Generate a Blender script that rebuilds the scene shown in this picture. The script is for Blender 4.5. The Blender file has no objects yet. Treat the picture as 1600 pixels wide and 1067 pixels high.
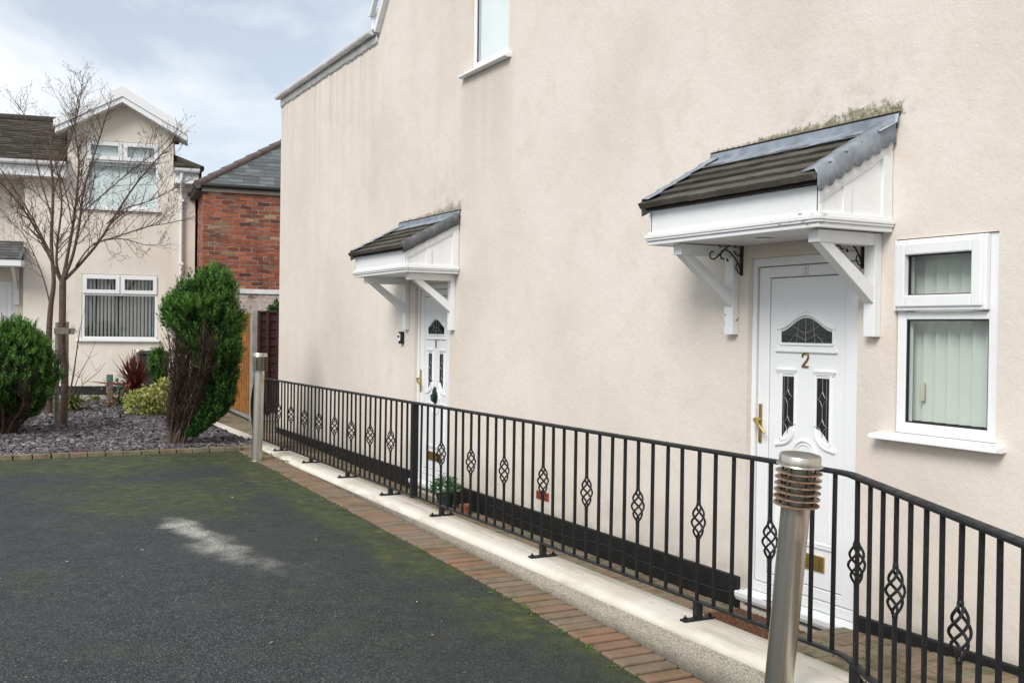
import bpy, bmesh, math, random
from math import sin, cos, pi, radians, atan2, sqrt
from mathutils import Vector, Matrix, noise as mnoise
random.seed(7)
RND = random.Random(11)
S = bpy.context.scene
COL = S.collection
V = Vector

# ------------------------------------------------------------------ camera
CAM = V((-4.52, 0.0, 1.75))
MX = ((0.88404659, -0.46718913, 0.01399786), (0.00747894, -0.01580514, -0.99984712), (0.46733894, 0.88401613, -0.0104784))
RIGHT, DOWN, FWD = V(MX[0]), V(MX[1]), V(MX[2])
cd = bpy.data.cameras.new("camera"); cam = bpy.data.objects.new("camera", cd); COL.objects.link(cam)
rot = Matrix((RIGHT, -DOWN, -FWD)).transposed()
cam.matrix_world = Matrix.Translation(CAM) @ rot.to_4x4()
cd.sensor_width = 36; cd.lens = 1650 / 1600 * 36; cd.clip_end = 2000; cd.clip_start = 0.05
S.camera = cam

def pt(px, py, Z):            # a point seen at photo pixel px,py at depth Z metres
    return CAM + (RIGHT * ((px - 800) / 1650) + DOWN * ((py - 533.5) / 1650) + FWD) * Z

# ------------------------------------------------------------------ mesh helpers
class MB:
    def __init__(s): s.v = []; s.f = []
    def add(s, vs, fs):
        o = len(s.v); s.v += [tuple(v) for v in vs]; s.f += [tuple(i + o for i in f) for f in fs]
    def box(s, x0, x1, y0, y1, z0, z1, m=None):
        vs = [V((x, y, z)) for x in (x0, x1) for y in (y0, y1) for z in (z0, z1)]
        if m: vs = [m @ v for v in vs]
        s.add(vs, [(0, 1, 3, 2), (4, 6, 7, 5), (0, 4, 5, 1), (2, 3, 7, 6), (0, 2, 6, 4), (1, 5, 7, 3)])
    def prism(s, poly, ax, a, b):   # poly in the two other axes (in order), extruded along ax
        n = len(poly)
        def mk(p, t):
            if ax == 'x': return (t, p[0], p[1])
            if ax == 'y': return (p[0], t, p[1])
            return (p[0], p[1], t)
        s.add([mk(p, a) for p in poly] + [mk(p, b) for p in poly],
              [tuple(range(n)), tuple(range(2 * n - 1, n - 1, -1))] + [(i, i + n, (i + 1) % n + n, (i + 1) % n) for i in range(n)])
    def tube(s, path, r, n=6, cap=True, closed=False):
        path = [V(p) for p in path]; m = len(path)
        rs = r if isinstance(r, (list, tuple)) else [r] * m
        up = None; rings = []
        for i, p in enumerate(path):
            if closed: t = path[(i + 1) % m] - path[i - 1]
            else: t = path[min(i + 1, m - 1)] - path[max(i - 1, 0)]
            if t.length < 1e-9: t = V((0, 0, 1))
            t.normalize()
            if up is None:
                up = V((0, 0, 1)) if abs(t.z) < .9 else V((1, 0, 0))
            a = t.cross(up)
            if a.length < 1e-6: a = t.orthogonal()
            a.normalize(); b = a.cross(t); up = b
            rings.append([p + (a * cos(2 * pi * k / n + pi / n) + b * sin(2 * pi * k / n + pi / n)) * rs[i] for k in range(n)])
        vs = [v for rg in rings for v in rg]; fs = []
        for i in range(m if closed else m - 1):
            j = (i + 1) % m
            for k in range(n):
                fs.append((i * n + k, i * n + (k + 1) % n, j * n + (k + 1) % n, j * n + k))
        if cap and not closed:
            fs.append(tuple(range(n - 1, -1, -1))); fs.append(tuple((m - 1) * n + k for k in range(n)))
        s.add(vs, fs)
    def lathe(s, prof, n=24, c=(0, 0, 0), m=None):
        vs = []; 
        for (r, z) in prof:
            for k in range(n):
                v = V((c[0] + r * cos(2 * pi * k / n), c[1] + r * sin(2 * pi * k / n), c[2] + z))
                vs.append(m @ v if m else v)
        fs = []
        for i in range(len(prof) - 1):
            for k in range(n):
                fs.append((i * n + k, i * n + (k + 1) % n, (i + 1) * n + (k + 1) % n, (i + 1) * n + k))
        fs.append(tuple(range(n - 1, -1, -1))); fs.append(tuple((len(prof) - 1) * n + k for k in range(n)))
        s.add(vs, fs)
    def quad(s, a, b, c, d): s.add([a, b, c, d], [(0, 1, 2, 3)])
    def obj(s, name, mat, parent=None, bevel=0, smooth=None, recalc=True, org=None, seg=2):
        me = bpy.data.meshes.new(name)
        if org is None and parent is not None: org = parent.get('_org')
        o3 = V(org) if org is not None else V((0, 0, 0))
        me.from_pydata([(v[0] - o3.x, v[1] - o3.y, v[2] - o3.z) for v in s.v], [], s.f)
        if recalc:
            bm = bmesh.new(); bm.from_mesh(me)
            bmesh.ops.recalc_face_normals(bm, faces=bm.faces); bm.to_mesh(me); bm.free()
        if smooth is not None:
            me.shade_smooth(); me.set_sharp_from_angle(angle=radians(smooth))
        ob = bpy.data.objects.new(name, me); COL.objects.link(ob)
        if mat: me.materials.append(mat)
        if parent is not None:
            ob.parent = parent
            if org is not None: ob['_org'] = list(org)
        else:
            ob.location = o3
        if bevel:
            b = ob.modifiers.new('bevel', 'BEVEL'); b.width = bevel; b.segments = seg; b.limit_method = 'ANGLE'; b.angle_limit = radians(35)
        return ob

def thing(name, label, cat, loc=(0, 0, 0), rotz=0, group=None):
    o = bpy.data.objects.new(name, None); COL.objects.link(o); o.empty_display_size = .2
    o.location = loc; o.rotation_euler = (0, 0, rotz)
    tag(o, label, cat, group)
    o['_org'] = list(loc) if rotz == 0 else [0, 0, 0]
    return o
def tag(o, label, cat, group=None):
    o['label'] = label; o['category'] = cat
    if group: o['group'] = group
    return o
def struct(o, kind='structure'): o['kind'] = kind; return o
def copy_tree(o, parent=None):
    c = o.copy(); COL.objects.link(c)
    if parent: c.parent = parent
    for ch in o.children: copy_tree(ch, c)
    return c

# ------------------------------------------------------------------ material helpers
class NT:
    def __init__(s, name):
        s.m = bpy.data.materials.new(name); s.m.use_nodes = True; s.t = s.m.node_tree
        s.b = s.t.nodes['Principled BSDF']; s.out = s.t.nodes['Material Output']; s._pos = None
    def n(s, typ, **kw):
        nd = s.t.nodes.new(typ)
        for k, v in kw.items(): setattr(nd, k, v)
        return nd
    def L(s, a, b): s.t.links.new(a, b)
    def set(s, sock, v):
        if isinstance(v, bpy.types.NodeSocket): s.L(v, sock)
        elif isinstance(v, (tuple, list)) and sock.type == 'RGBA' and len(v) == 3: sock.default_value = (*v, 1)
        else: sock.default_value = v
    def pos(s):
        if not s._pos: s._pos = s.n('ShaderNodeNewGeometry').outputs['Position']
        return s._pos
    def objc(s): return s.n('ShaderNodeTexCoord').outputs['Object']
    def xyz(s, v=None):
        q = s.n('ShaderNodeSeparateXYZ'); s.L(v or s.pos(), q.inputs[0]); return q.outputs
    def scale(s, vec, sc):
        m = s.n('ShaderNodeMapping'); s.L(vec, m.inputs[0]); m.inputs['Scale'].default_value = sc; return m.outputs[0]
    def noise(s, scale, detail=4, rough=.55, vec=None, dist=0):
        n = s.n('ShaderNodeTexNoise'); s.L(vec or s.pos(), n.inputs['Vector'])
        n.inputs['Scale'].default_value = scale; n.inputs['Detail'].default_value = detail; n.inputs['Roughness'].default_value = rough; n.inputs['Distortion'].default_value = dist
        return n.outputs['Fac']
    def voro(s, scale, vec=None, out='Distance', rnd=1):
        n = s.n('ShaderNodeTexVoronoi'); s.L(vec or s.pos(), n.inputs['Vector']); n.inputs['Scale'].default_value = scale; n.inputs['Randomness'].default_value = rnd
        return n.outputs[out]
    def island(s): return s.n('ShaderNodeNewGeometry').outputs['Random Per Island']
    def ramp(s, fac, stops, interp='LINEAR'):
        r = s.n('ShaderNodeValToRGB'); s.set(r.inputs[0], fac); e = r.color_ramp.elements; r.color_ramp.interpolation = interp
        while len(e) < len(stops): e.new(.5)
        for i, (p, c) in enumerate(stops):
            e[i].position = p; e[i].color = (*c, 1) if isinstance(c, (tuple, list)) else (c, c, c, 1)
        return r.outputs[0]
    def sm(s, v, a, b, lo=0., hi=1.):
        r = s.n('ShaderNodeMapRange', interpolation_type='SMOOTHSTEP'); s.set(r.inputs['Value'], v)
        for k, q in (('From Min', a), ('From Max', b), ('To Min', lo), ('To Max', hi)): s.set(r.inputs[k], q)
        return r.outputs[0]
    def math(s, op, a, b=0., c=None):
        m = s.n('ShaderNodeMath', operation=op); s.set(m.inputs[0], a); s.set(m.inputs[1], b)
        if c is not None: s.set(m.inputs[2], c)
        return m.outputs[0]
    def mul(s, *a):
        r = a[0]
        for q in a[1:]: r = s.math('MULTIPLY', r, q)
        return r
    def mix(s, fac, a, b, mode='MIX'):
        m = s.n('ShaderNodeMix', data_type='RGBA', blend_type=mode); s.set(m.inputs[0], fac); s.set(m.inputs[6], a); s.set(m.inputs[7], b); return m.outputs[2]
    def box(s, comp, a, b, soft):   # soft band mask on one coordinate
        return s.mul(s.sm(comp, a - soft, a + soft), s.sm(comp, b - soft, b + soft, 1., 0.))
    def bump(s, h, dist=.002, strength=1., prev=None):
        b = s.n('ShaderNodeBump'); s.set(b.inputs['Height'], h); b.inputs['Distance'].default_value = dist; b.inputs['Strength'].default_value = strength
        if prev: s.L(prev, b.inputs['Normal'])
        return b.outputs[0]
    def done(s, color=None, rough=None, normal=None, metal=None, spec=None, **kw):
        if color is not None: s.set(s.b.inputs['Base Color'], color)
        if rough is not None: s.set(s.b.inputs['Roughness'], rough)
        if metal is not None: s.set(s.b.inputs['Metallic'], metal)
        if spec is not None: s.set(s.b.inputs['Specular IOR Level'], spec)
        if normal is not None: s.L(normal, s.b.inputs['Normal'])
        for k, v in kw.items(): s.set(s.b.inputs[k.replace('_', ' ')], v)
        return s.m

M = {}
def plain(name, c, rough=.5, metal=0, var=.12, sc=8, bump=0, bsc=60):
    t = NT(name); n = t.noise(sc, 5)
    lo = tuple(x * (1 - var) for x in c); hi = tuple(min(1, x * (1 + var)) for x in c)
    col = t.ramp(n, [(.3, lo), (.7, hi)])
    nm = t.bump(t.noise(bsc, 4), bump) if bump else None
    M[name] = t.done(col, t.sm(t.noise(sc * 2, 3), .3, .7, rough * .85, min(1, rough * 1.15)), nm, metal)
    return M[name]

def m_render(name, base, main=True):
    t = NT(name); p = t.pos(); x, y, z = t.xyz()
    big = t.noise(.55, 5, .6); mid = t.noise(2.6, 6, .6, dist=.6); fine = t.noise(38, 5, .65)
    c0 = base; c1 = tuple(a * b for a, b in zip(base, (.87, .86, .85))); c2 = tuple(min(1, a * b) for a, b in zip(base, (1.05, 1.06, 1.07)))
    col = t.ramp(big, [(.32, c1), (.5, c0), (.68, c2)])
    pinky = tuple(a * b for a, b in zip(base, (.965, .925, .88)))
    col = t.mix(t.sm(mid, .47, .68, 0, .75), col, pinky)
    grey = tuple(a * b for a, b in zip(base, (.80, .80, .80)))
    if main:
        # old trowel marks and small scuffs
        sc = t.sm(t.noise(7, 6, .7, dist=1.5), .62, .72, 0, .3)
        col = t.mix(sc, col, c2)
        # rain streaks that run down from the coping, the verge and below the upper sill
        st = t.noise(1, 5, .6, vec=t.scale(p, (1, 5.5, .18)))
        wide = t.sm(st, .45, .66, 0, .32)
        top = t.mul(t.sm(z, 3.2, 5.3, .25, 1.), t.sm(y, 11.4, 12.5))
        under = t.mul(t.box(y, 8.62, 9.7, .12), t.sm(z, 2.7, 4.3, .1, .85), t.sm(z, 4.27, 4.33, 1., 0.))
        edge = t.mul(t.box(y, 8.75, 11.2, .5), t.sm(z, 2.6, 3.6, .25, .5))
        m_ = t.math('MAXIMUM', t.mul(top, t.sm(st, .40, .64, .04, .42)), t.math('MAXIMUM', t.mul(under, t.sm(st, .3, .62, .3, .8)), t.mul(edge, wide)))
        col = t.mix(m_, col, tuple(a * b for a, b in zip(base, (.80, .77, .73))))
        thin = t.sm(t.noise(1, 3, .5, vec=t.scale(p, (1, 24, .12))), .60, .68)
        col = t.mix(t.mul(thin, t.sm(y, 12.2, 12.8), t.sm(z, 3.7, 5.2, 0, .6)), col, (.20, .16, .12))
        # grey weathering around the canopies
        for (ya, yb, k) in ((4.0, 5.75, 1.), (9.6, 11.4, .8)):
            w = (yb - ya)
            hh = t.sm(y, ya + .05, yb - .3, .20, .08)              # band height, taller at the near end
            dz = t.math('SUBTRACT', z, 2.945)
            rel = t.math('DIVIDE', dz, hh)
            band = t.mul(t.sm(rel, 0.0, 1.0, 1., 0.), t.sm(dz, -.01, .0), t.box(y, ya + .07, yb - .04, .07))
            nz = t.math('ADD', t.mul(t.noise(30, 6, .75), .5), t.mul(t.noise(8, 4, .7), .5)); lic = t.sm(t.math('ADD', band, t.math('MULTIPLY', t.math('SUBTRACT', nz, .5), 3.2)), .45, .85)
            lic = t.mul(lic, t.sm(band, 0.02, .15))
            lc = t.ramp(t.noise(40, 4), [(.34, (.075, .07, .035)), (.52, (.19, .175, .085)), (.70, (.36, .335, .22))])
            col = t.mix(t.mul(lic, .92 * k), col, lc)
            halo = t.mul(t.sm(t.math('DIVIDE', dz, .6), 0., 1., 1., 0.), t.sm(dz, -.01, .01), t.box(y, ya - .1, ya + .9, .2), t.sm(t.noise(6, 6, .7), .42, .65))
            col = t.mix(t.mul(halo, .28), col, (.22, .20, .16))
        # damp, slightly green line above the plinth
        damp = t.mul(t.sm(z, .18, .62, 1., 0.), t.sm(t.noise(3.2, 5, .65), .35, .7))
        col = t.mix(t.mul(damp, .33), col, (.33, .31, .24))
        damp2 = t.mul(t.sm(z, .17, .26, 1., 0.), t.sm(t.noise(9, 5, .65), .3, .65))
        col = t.mix(t.mul(damp2, .4), col, (.25, .24, .15))
        ck = t.n('ShaderNodeTexVoronoi', feature='DISTANCE_TO_EDGE'); wv = t.n('ShaderNodeTexNoise'); t.L(p, wv.inputs['Vector']); wv.inputs['Scale'].default_value = 2.5; wv.inputs['Detail'].default_value = 6
        va = t.n('ShaderNodeVectorMath', operation='MULTIPLY_ADD'); t.L(wv.outputs['Color'], va.inputs[0]); va.inputs[1].default_value = (.9, .9, .9); t.L(p, va.inputs[2]); t.L(va.outputs[0], ck.inputs['Vector']); ck.inputs['Scale'].default_value = .8
        crack = t.mul(t.sm(ck.outputs['Distance'], .0045, .001), t.sm(t.noise(.9, 3), .54, .64), .16)
        col = t.mix(crack, col, (.27, .23, .19))
        gr = t.noise(95, 4, .7); col = t.mix(t.sm(gr, .35, .7, .0, .22), col, tuple(a * b for a, b in zip(base, (.80, .78, .74))))
        spots = t.mul(t.sm(t.voro(3.1), .035, .012, 0, .6), t.sm(t.noise(1.3, 2), .5, .6))
        col = t.mix(spots, col, (.26, .2, .16))
    else:
        st = t.noise(1, 5, .6, vec=t.scale(p, (4, 4, .3)))
        col = t.mix(t.sm(st, .5, .75, 0, .3), col, grey)
    h = t.math('ADD', t.math('MULTIPLY', t.noise(5.5, 4, .6), 1.6), t.math('ADD', t.math('MULTIPLY', t.noise(26, 5, .6), .8), t.math('MULTIPLY', t.noise(120, 4, .65), .5)))
    M[name] = t.done(col, .85, t.bump(h, .0055, .7), spec=.25)
m_render('cream_render', (.72, .66, .60))
m_render('pale_render', (.74, .69, .61), False)

def m_tarmac():
    t = NT('tarmac'); x, y, z = t.xyz()
    v = t.voro(150, out='Color'); vs = t.n('ShaderNodeSeparateColor'); t.L(v, vs.inputs[0])
    stone = t.ramp(vs.outputs[0], [(0, (.005, .0065, .007)), (.45, (.020, .0255, .027)), (.82, (.044, .054, .055)), (1, (.15, .165, .165))])
    big = t.noise(.8, 6, .6); col = t.mix(t.sm(big, .4, .65, 0, .5), stone, t.mix(.6, stone, (.034, .044, .054)))
    wear = t.sm(t.noise(2.2, 5, .65), .5, .72, 0, .35); col = t.mix(wear, col, t.mix(.5, col, (.075, .082, .08)))
    rs_ = t.mul(t.sm(t.math('ADD', x, t.math('MULTIPLY', t.math('SUBTRACT', t.noise(1.1, 5, .65), .5), 1.8)), -3.3, -1.5), .75)
    col = t.mix(rs_, col, t.mix(.62, col, (.016, .021, .011)))
    # moss creeping in from the bed kerb and from the brick edging
    n1 = t.noise(1.1, 7, .7, dist=.5); n2 = t.noise(22, 5, .7)
    mA = t.mul(t.sm(y, 10.9, 13.4), 1.0)
    mB = t.mul(t.sm(x, -2.05, -1.36), t.sm(y, 5.2, 10.5, .5, 1.))
    mC = t.mul(t.box(y, 9.3, 11.6, .8), t.box(x, -3.6, -1.9, .7), .62)
    mm = t.math('MAXIMUM', t.math('MAXIMUM', mA, mB), mC)
    mm = t.math('ADD', mm, t.math('MULTIPLY', t.math('SUBTRACT', n1, .5), 2.6))
    mm = t.mul(t.sm(mm, .08, .72), t.sm(n2, .32, .60, .3, 1.), t.sm(vs.outputs[0], .98, .5, .4, 1.))
    mossc = t.ramp(t.noise(9, 4), [(.3, (.022, .034, .005)), (.55, (.058, .078, .010)), (.72, (.13, .145, .020))])
    col = t.mix(t.mul(mm, .9), col, mossc)
    # spilt cement dust
    blobs = None
    wv = t.n('ShaderNodeTexNoise'); t.L(t.pos(), wv.inputs['Vector']); wv.inputs['Scale'].default_value = 2.2; wv.inputs['Detail'].default_value = 5
    sv = t.n('ShaderNodeSeparateColor'); t.L(wv.outputs['Color'], sv.inputs[0])
    x = t.math('ADD', x, t.math('MULTIPLY', t.math('SUBTRACT', sv.outputs[0], .5), .45)); y = t.math('ADD', y, t.math('MULTIPLY', t.math('SUBTRACT', sv.outputs[1], .5), .7))
    for (cx, cy, rx, ry, k) in ((-2.86, 9.1, .26, .45, 1.), (-2.80, 8.75, .27, .6, 1.), (-2.74, 8.3, .25, .7, .85), (-2.66, 7.9, .25, .7, .72), (-2.54, 7.5, .25, .7, .55), (-2.3, 7.1, .33, .7, .34), (-1.95, 6.7, .5, .5, .22), (-2.2, 9.4, .25, .3, .28), (-3.1, 8.4, .3, .6, .22)):
        dx = t.math('DIVIDE', t.math('SUBTRACT', x, cx), rx); dy = t.math('DIVIDE', t.math('SUBTRACT', y, cy), ry)
        d = t.math('MULTIPLY', t.math('SQRT', t.math('ADD', t.mul(dx, dx), t.mul(dy, dy))), 1.12)
        b = t.sm(d, 1.35, 0., 0., k); blobs = b if blobs is None else t.math('MAXIMUM', blobs, b)
    st = t.mul(t.sm(t.math('ADD', blobs, t.math('MULTIPLY', t.math('SUBTRACT', t.noise(4, 6, .7, dist=.8), .5), .8)), .18, 1.15), t.sm(t.voro(70), .75, .2, .45, 1.))
    col = t.mix(t.mul(t.math('POWER', st, 1.35), .92), col, (.66, .65, .585))
    fl = t.mul(t.sm(t.voro(2.6), .020, .012), .7); col = t.mix(fl, col, (.5, .48, .42))
    h = t.math('ADD', t.sm(t.voro(150), .6, .0), t.math('MULTIPLY', t.noise(9, 4), .8))
    M['tarmac'] = t.done(col, t.sm(t.noise(6, 4), .3, .7, .62, .85), t.bump(h, .005, .8), spec=.4)
m_tarmac()

def m_bricks(name, cols, moss=.5, bump=.002):
    t = NT(name); r = t.island()
    st = [(i / (len(cols)), c) for i, c in enumerate(cols)]
    col = t.ramp(r, st, 'CONSTANT')
    col = t.mix(t.sm(t.noise(60, 5, .7), .35, .7, 0, .55), col, t.mix(.5, col, (.08, .065, .05)))
    col = t.mix(t.mul(t.sm(t.noise(5, 6, .7), .42, .68), moss), col, (.085, .085, .038))
    sp = t.sm(t.noise(140, 3, .6), .66, .74, 0, .5); col = t.mix(sp, col, (.42, .36, .28))
    M[name] = t.done(col, .88, t.bump(t.noise(90, 5, .65), bump), spec=.2)
m_bricks('edging_brick', [(.26, .165, .115), (.235, .175, .125), (.275, .17, .115), (.22, .175, .13), (.275, .16, .105), (.245, .185, .135), (.225, .165, .12)], .55)
m_bricks('path_brick', [(.27, .20, .145), (.24, .21, .145), (.29, .20, .145), (.22, .20, .135), (.27, .215, .15)], .8)

def m_wallbrick():
    t = NT('red_brick'); oc = t.objc(); x, y, z = t.xyz(oc)
    cx = t.n('ShaderNodeCombineXYZ'); t.L(t.math('ADD', x, y), cx.inputs[0]); t.L(z, cx.inputs[1])
    wob = t.n('ShaderNodeVectorMath', operation='ADD'); t.L(cx.outputs[0], wob.inputs[0])
    nn = t.n('ShaderNodeTexNoise'); t.L(oc, nn.inputs['Vector']); nn.inputs['Scale'].default_value = 5
    sc = t.n('ShaderNodeVectorMath', operation='SCALE'); t.L(nn.outputs['Color'], sc.inputs[0]); sc.inputs['Scale'].default_value = .03
    t.L(sc.outputs[0], wob.inputs[1])
    def bk(c1, c2, mo):
        b = t.n('ShaderNodeTexBrick'); t.L(wob.outputs[0], b.inputs['Vector'])
        b.inputs['Color1'].default_value = (*c1, 1); b.inputs['Color2'].default_value = (*c2, 1); b.inputs['Mortar'].default_value = (*mo, 1)
        b.inputs['Scale'].default_value = 1; b.inputs['Brick Width'].default_value = .235; b.inputs['Row Height'].default_value = .083
        b.inputs['Mortar Size'].default_value = .010; b.inputs['Mortar Smooth'].default_value = .3; b.inputs['Bias'].default_value = 0
        return b
    b = bk((0, 0, 0), (1, 1, 1), (.5, .5, .5))
    col = t.ramp(b.outputs['Color'], [(0, (.10, .042, .034)), (.2, (.24, .075, .048)), (.4, (.38, .115, .060)), (.55, (.27, .085, .055)), (.74, (.46, .155, .080)), (.86, (.14, .06, .05)), (1, (.46, .29, .17))])
    col = t.mix(t.sm(t.noise(2.2, 5, .65), .5, .68, 0, .7), col, t.mix(.65, col, (.07, .035, .028)))
    col = t.mix(t.sm(t.noise(17, 5, .7), .5, .75, 0, .5), col, (.34, .15, .10))
    col = t.mix(b.outputs['Fac'], col, t.ramp(t.noise(7, 4), [(.35, (.10, .075, .065)), (.65, (.36, .30, .26))]))
    ww = t.mul(t.sm(z, 2.38, 2.42, 1., 0.), t.sm(t.noise(3.5, 6, .7), .36, .5))
    col = t.mix(t.mul(ww, .85), col, t.ramp(t.noise(20, 4), [(.3, (.45, .36, .33)), (.6, (.62, .58, .53))]))
    h = t.math('SUBTRACT', t.math('MULTIPLY', t.noise(40, 4), .4), b.outputs['Fac'])
    M['red_brick'] = t.done(col, .9, t.bump(h, .008), spec=.2)
m_wallbrick()

def m_island(name, stops, rough=.7, bump=.001, bsc=60, trans=0, moss=0, spec=.35):
    t = NT(name); col = t.ramp(t.island(), stops)
    col = t.mix(t.sm(t.noise(3, 5), .35, .7, 0, .45), col, t.mix(.55, col, tuple(c * .55 for c in stops[0][1])))
    if moss: col = t.mix(t.mul(t.sm(t.noise(7, 6, .7), .48, .62), moss), col, (.055, .06, .014))
    nm = t.bump(t.noise(bsc, 5, .65), bump) if bump else None
    M[name] = t.done(col, rough, nm, spec=spec)
    if trans:
        tr = t.n('ShaderNodeBsdfTranslucent'); t.set(tr.inputs[0], col)
        mx = t.n('ShaderNodeMixShader'); mx.inputs[0].default_value = trans
        t.L(t.b.outputs[0], mx.inputs[1]); t.L(tr.outputs[0], mx.inputs[2]); t.L(mx.outputs[0], t.out.inputs[0])
m_island('dark_tile', [(0, (.058, .052, .046)), (.5, (.088, .079, .070)), (1, (.13, .118, .105))], .85, .006, 45, moss=.35, spec=.2)
m_island('roof_tile', [(0, (.035, .030, .027)), (.5, (.065, .058, .05)), (1, (.11, .10, .085))], .9, .004, 30, moss=.5, spec=.2)
m_island('slate', [(0, (.08, .088, .09)), (.5, (.115, .127, .128)), (1, (.155, .172, .17))], .6, .003, 25)
m_island('grey_slate', [(0, (.06, .062, .065)), (1, (.13, .13, .135))], .7, .003, 25)
m_island('slate_chip', [(0, (.042, .035, .038)), (.35, (.088, .075, .080)), (.7, (.15, .13, .138)), (.93, (.25, .235, .24)), (1, (.38, .36, .355))], .75, .001)
m_island('conifer_leaf', [(0, (.009, .034, .009)), (.4, (.024, .080, .016)), (.75, (.052, .135, .025)), (1, (.11, .22, .045))], .6, 0, trans=.22)
m_island('conifer_lit_tip', [(0, (.075, .20, .032)), (.6, (.14, .30, .05)), (1, (.23, .40, .09))], .6, 0, trans=.25)  # brighter copy of the leaf colour, with the crown's highlights painted in
m_island('dead_twig', [(0, (.022, .014, .010)), (1, (.085, .055, .036))], .9, 0)
m_island('red_leaf', [(0, (.09, .026, .024)), (.6, (.21, .058, .048)), (1, (.36, .14, .10))], .5, 0, trans=.15)
m_island('variegated_leaf', [(0, (.10, .18, .03)), (.35, (.30, .34, .07)), (.7, (.52, .50, .16)), (1, (.66, .62, .30))], .5, 0, trans=.2)
m_island('strap_leaf', [(0, (.09, .14, .025)), (.6, (.22, .26, .065)), (1, (.42, .40, .19))], .6, 0, trans=.2)
m_island('pot_leaf', [(0, (.03, .12, .03)), (.6, (.09, .24, .08)), (1, (.25, .40, .2))], .5, 0, trans=.2)
m_island('weed_leaf', [(0, (.05, .11, .02)), (1, (.17, .25, .05))], .6, 0, trans=.2)
m_island('moss_tuft', [(0, (.07, .066, .035)), (.6, (.18, .165, .085)), (1, (.34, .31, .19))], .9, 0)
m_island('litter', [(0, (.5, .47, .4)), (.6, (.42, .36, .26)), (1, (.30, .16, .07))], .7, 0)

def m_white(name, c, chip=False, rough=.35, dirt=.25):
    t = NT(name); x, y, z = t.xyz()
    col = t.mix(t.sm(t.noise(2.5, 6, .65), .45, .75, 0, dirt), c, tuple(a * b for a, b in zip(c, (.78, .76, .70))))
    st = t.sm(t.noise(1, 4, .6, vec=t.scale(t.pos(), (9, 9, .8))), .55, .75, 0, dirt); col = t.mix(st, col, tuple(a * b for a, b in zip(c, (.82, .80, .76))))
    nm = t.bump(t.noise(30, 4), .0012)
    if chip:
        m_ = t.mul(t.box(y, 4.10, 4.45, .08), t.box(z, 2.325, 2.40, .012), t.sm(x, -.48, -.5), t.sm(t.noise(1, 5, .7, vec=t.scale(t.pos(), (20, 16, 60))), .585, .61))
        m2 = t.mul(t.box(y, 5.38, 5.49, .01), t.box(z, 1.72, 1.95, .06), t.sm(t.noise(22, 5, .7), .62, .65))
        col = t.mix(t.math('MAXIMUM', m_, m2), col, t.ramp(t.noise(60), [(.4, (.16, .06, .03)), (.6, (.3, .14, .08))]))
    M[name] = t.done(col, rough, nm, spec=.45)
m_white('upvc', (.80, .815, .825), rough=.28, dirt=.2)
m_white('white_paint', (.79, .80, .81), True, .4, .3)
m_white('far_white', (.80, .81, .82), rough=.4, dirt=.15)

def m_iron():
    t = NT('black_iron'); n = t.noise(45, 6, .7)
    col = t.ramp(n, [(.3, (.005, .0055, .007)), (.62, (.011, .012, .014)), (.76, (.06, .06, .06))])
    ru = t.sm(t.noise(13, 6, .75), .66, .76, 0, .5); col = t.mix(ru, col, (.09, .04, .02))
    M['black_iron'] = t.done(col, t.sm(t.noise(20, 4), .3, .7, .4, .62), t.bump(t.noise(70, 5), .0018), spec=.38)
m_iron()
def m_steel():
    t = NT('brushed_steel'); oc = t.objc(); x, y, z = t.xyz(oc)
    n = t.noise(1, 5, .6, vec=t.scale(oc, (90, 90, 1.0)))
    col = t.ramp(n, [(.25, (.50, .465, .405)), (.75, (.63, .60, .54))])
    blot = t.sm(t.noise(7, 5, .65), .45, .7, 0, .5); col = t.mix(blot, col, (.52, .49, .44))
    run = t.mul(t.sm(z, .92, 1.12), t.sm(z, 1.14, 1.135), t.sm(t.noise(1, 5, .6, vec=t.scale(oc, (20, 20, 2.2))), .46, .62), .9)
    col = t.mix(run, col, (.26, .115, .03))
    M['brushed_steel'] = t.done(col, t.math('ADD', t.sm(n, .3, .7, .27, .36), t.mul(run, .35)), t.bump(n, .0004), t.sm(run, 0, .8, .95, .3))
    t = NT('rusty_steel'); n = t.noise(28, 5, .7); u = t.island()
    rust = t.sm(n, .38, .60, .1, .95)
    col = t.mix(rust, (.52, .45, .36), t.ramp(t.noise(80, 4), [(.3, (.10, .04, .018)), (.7, (.27, .13, .055))]))
    M['rusty_steel'] = t.done(col, t.sm(rust, 0, 1, .35, .8), t.bump(n, .001), t.sm(rust, 0, .9, .9, .15))
m_steel()

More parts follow.
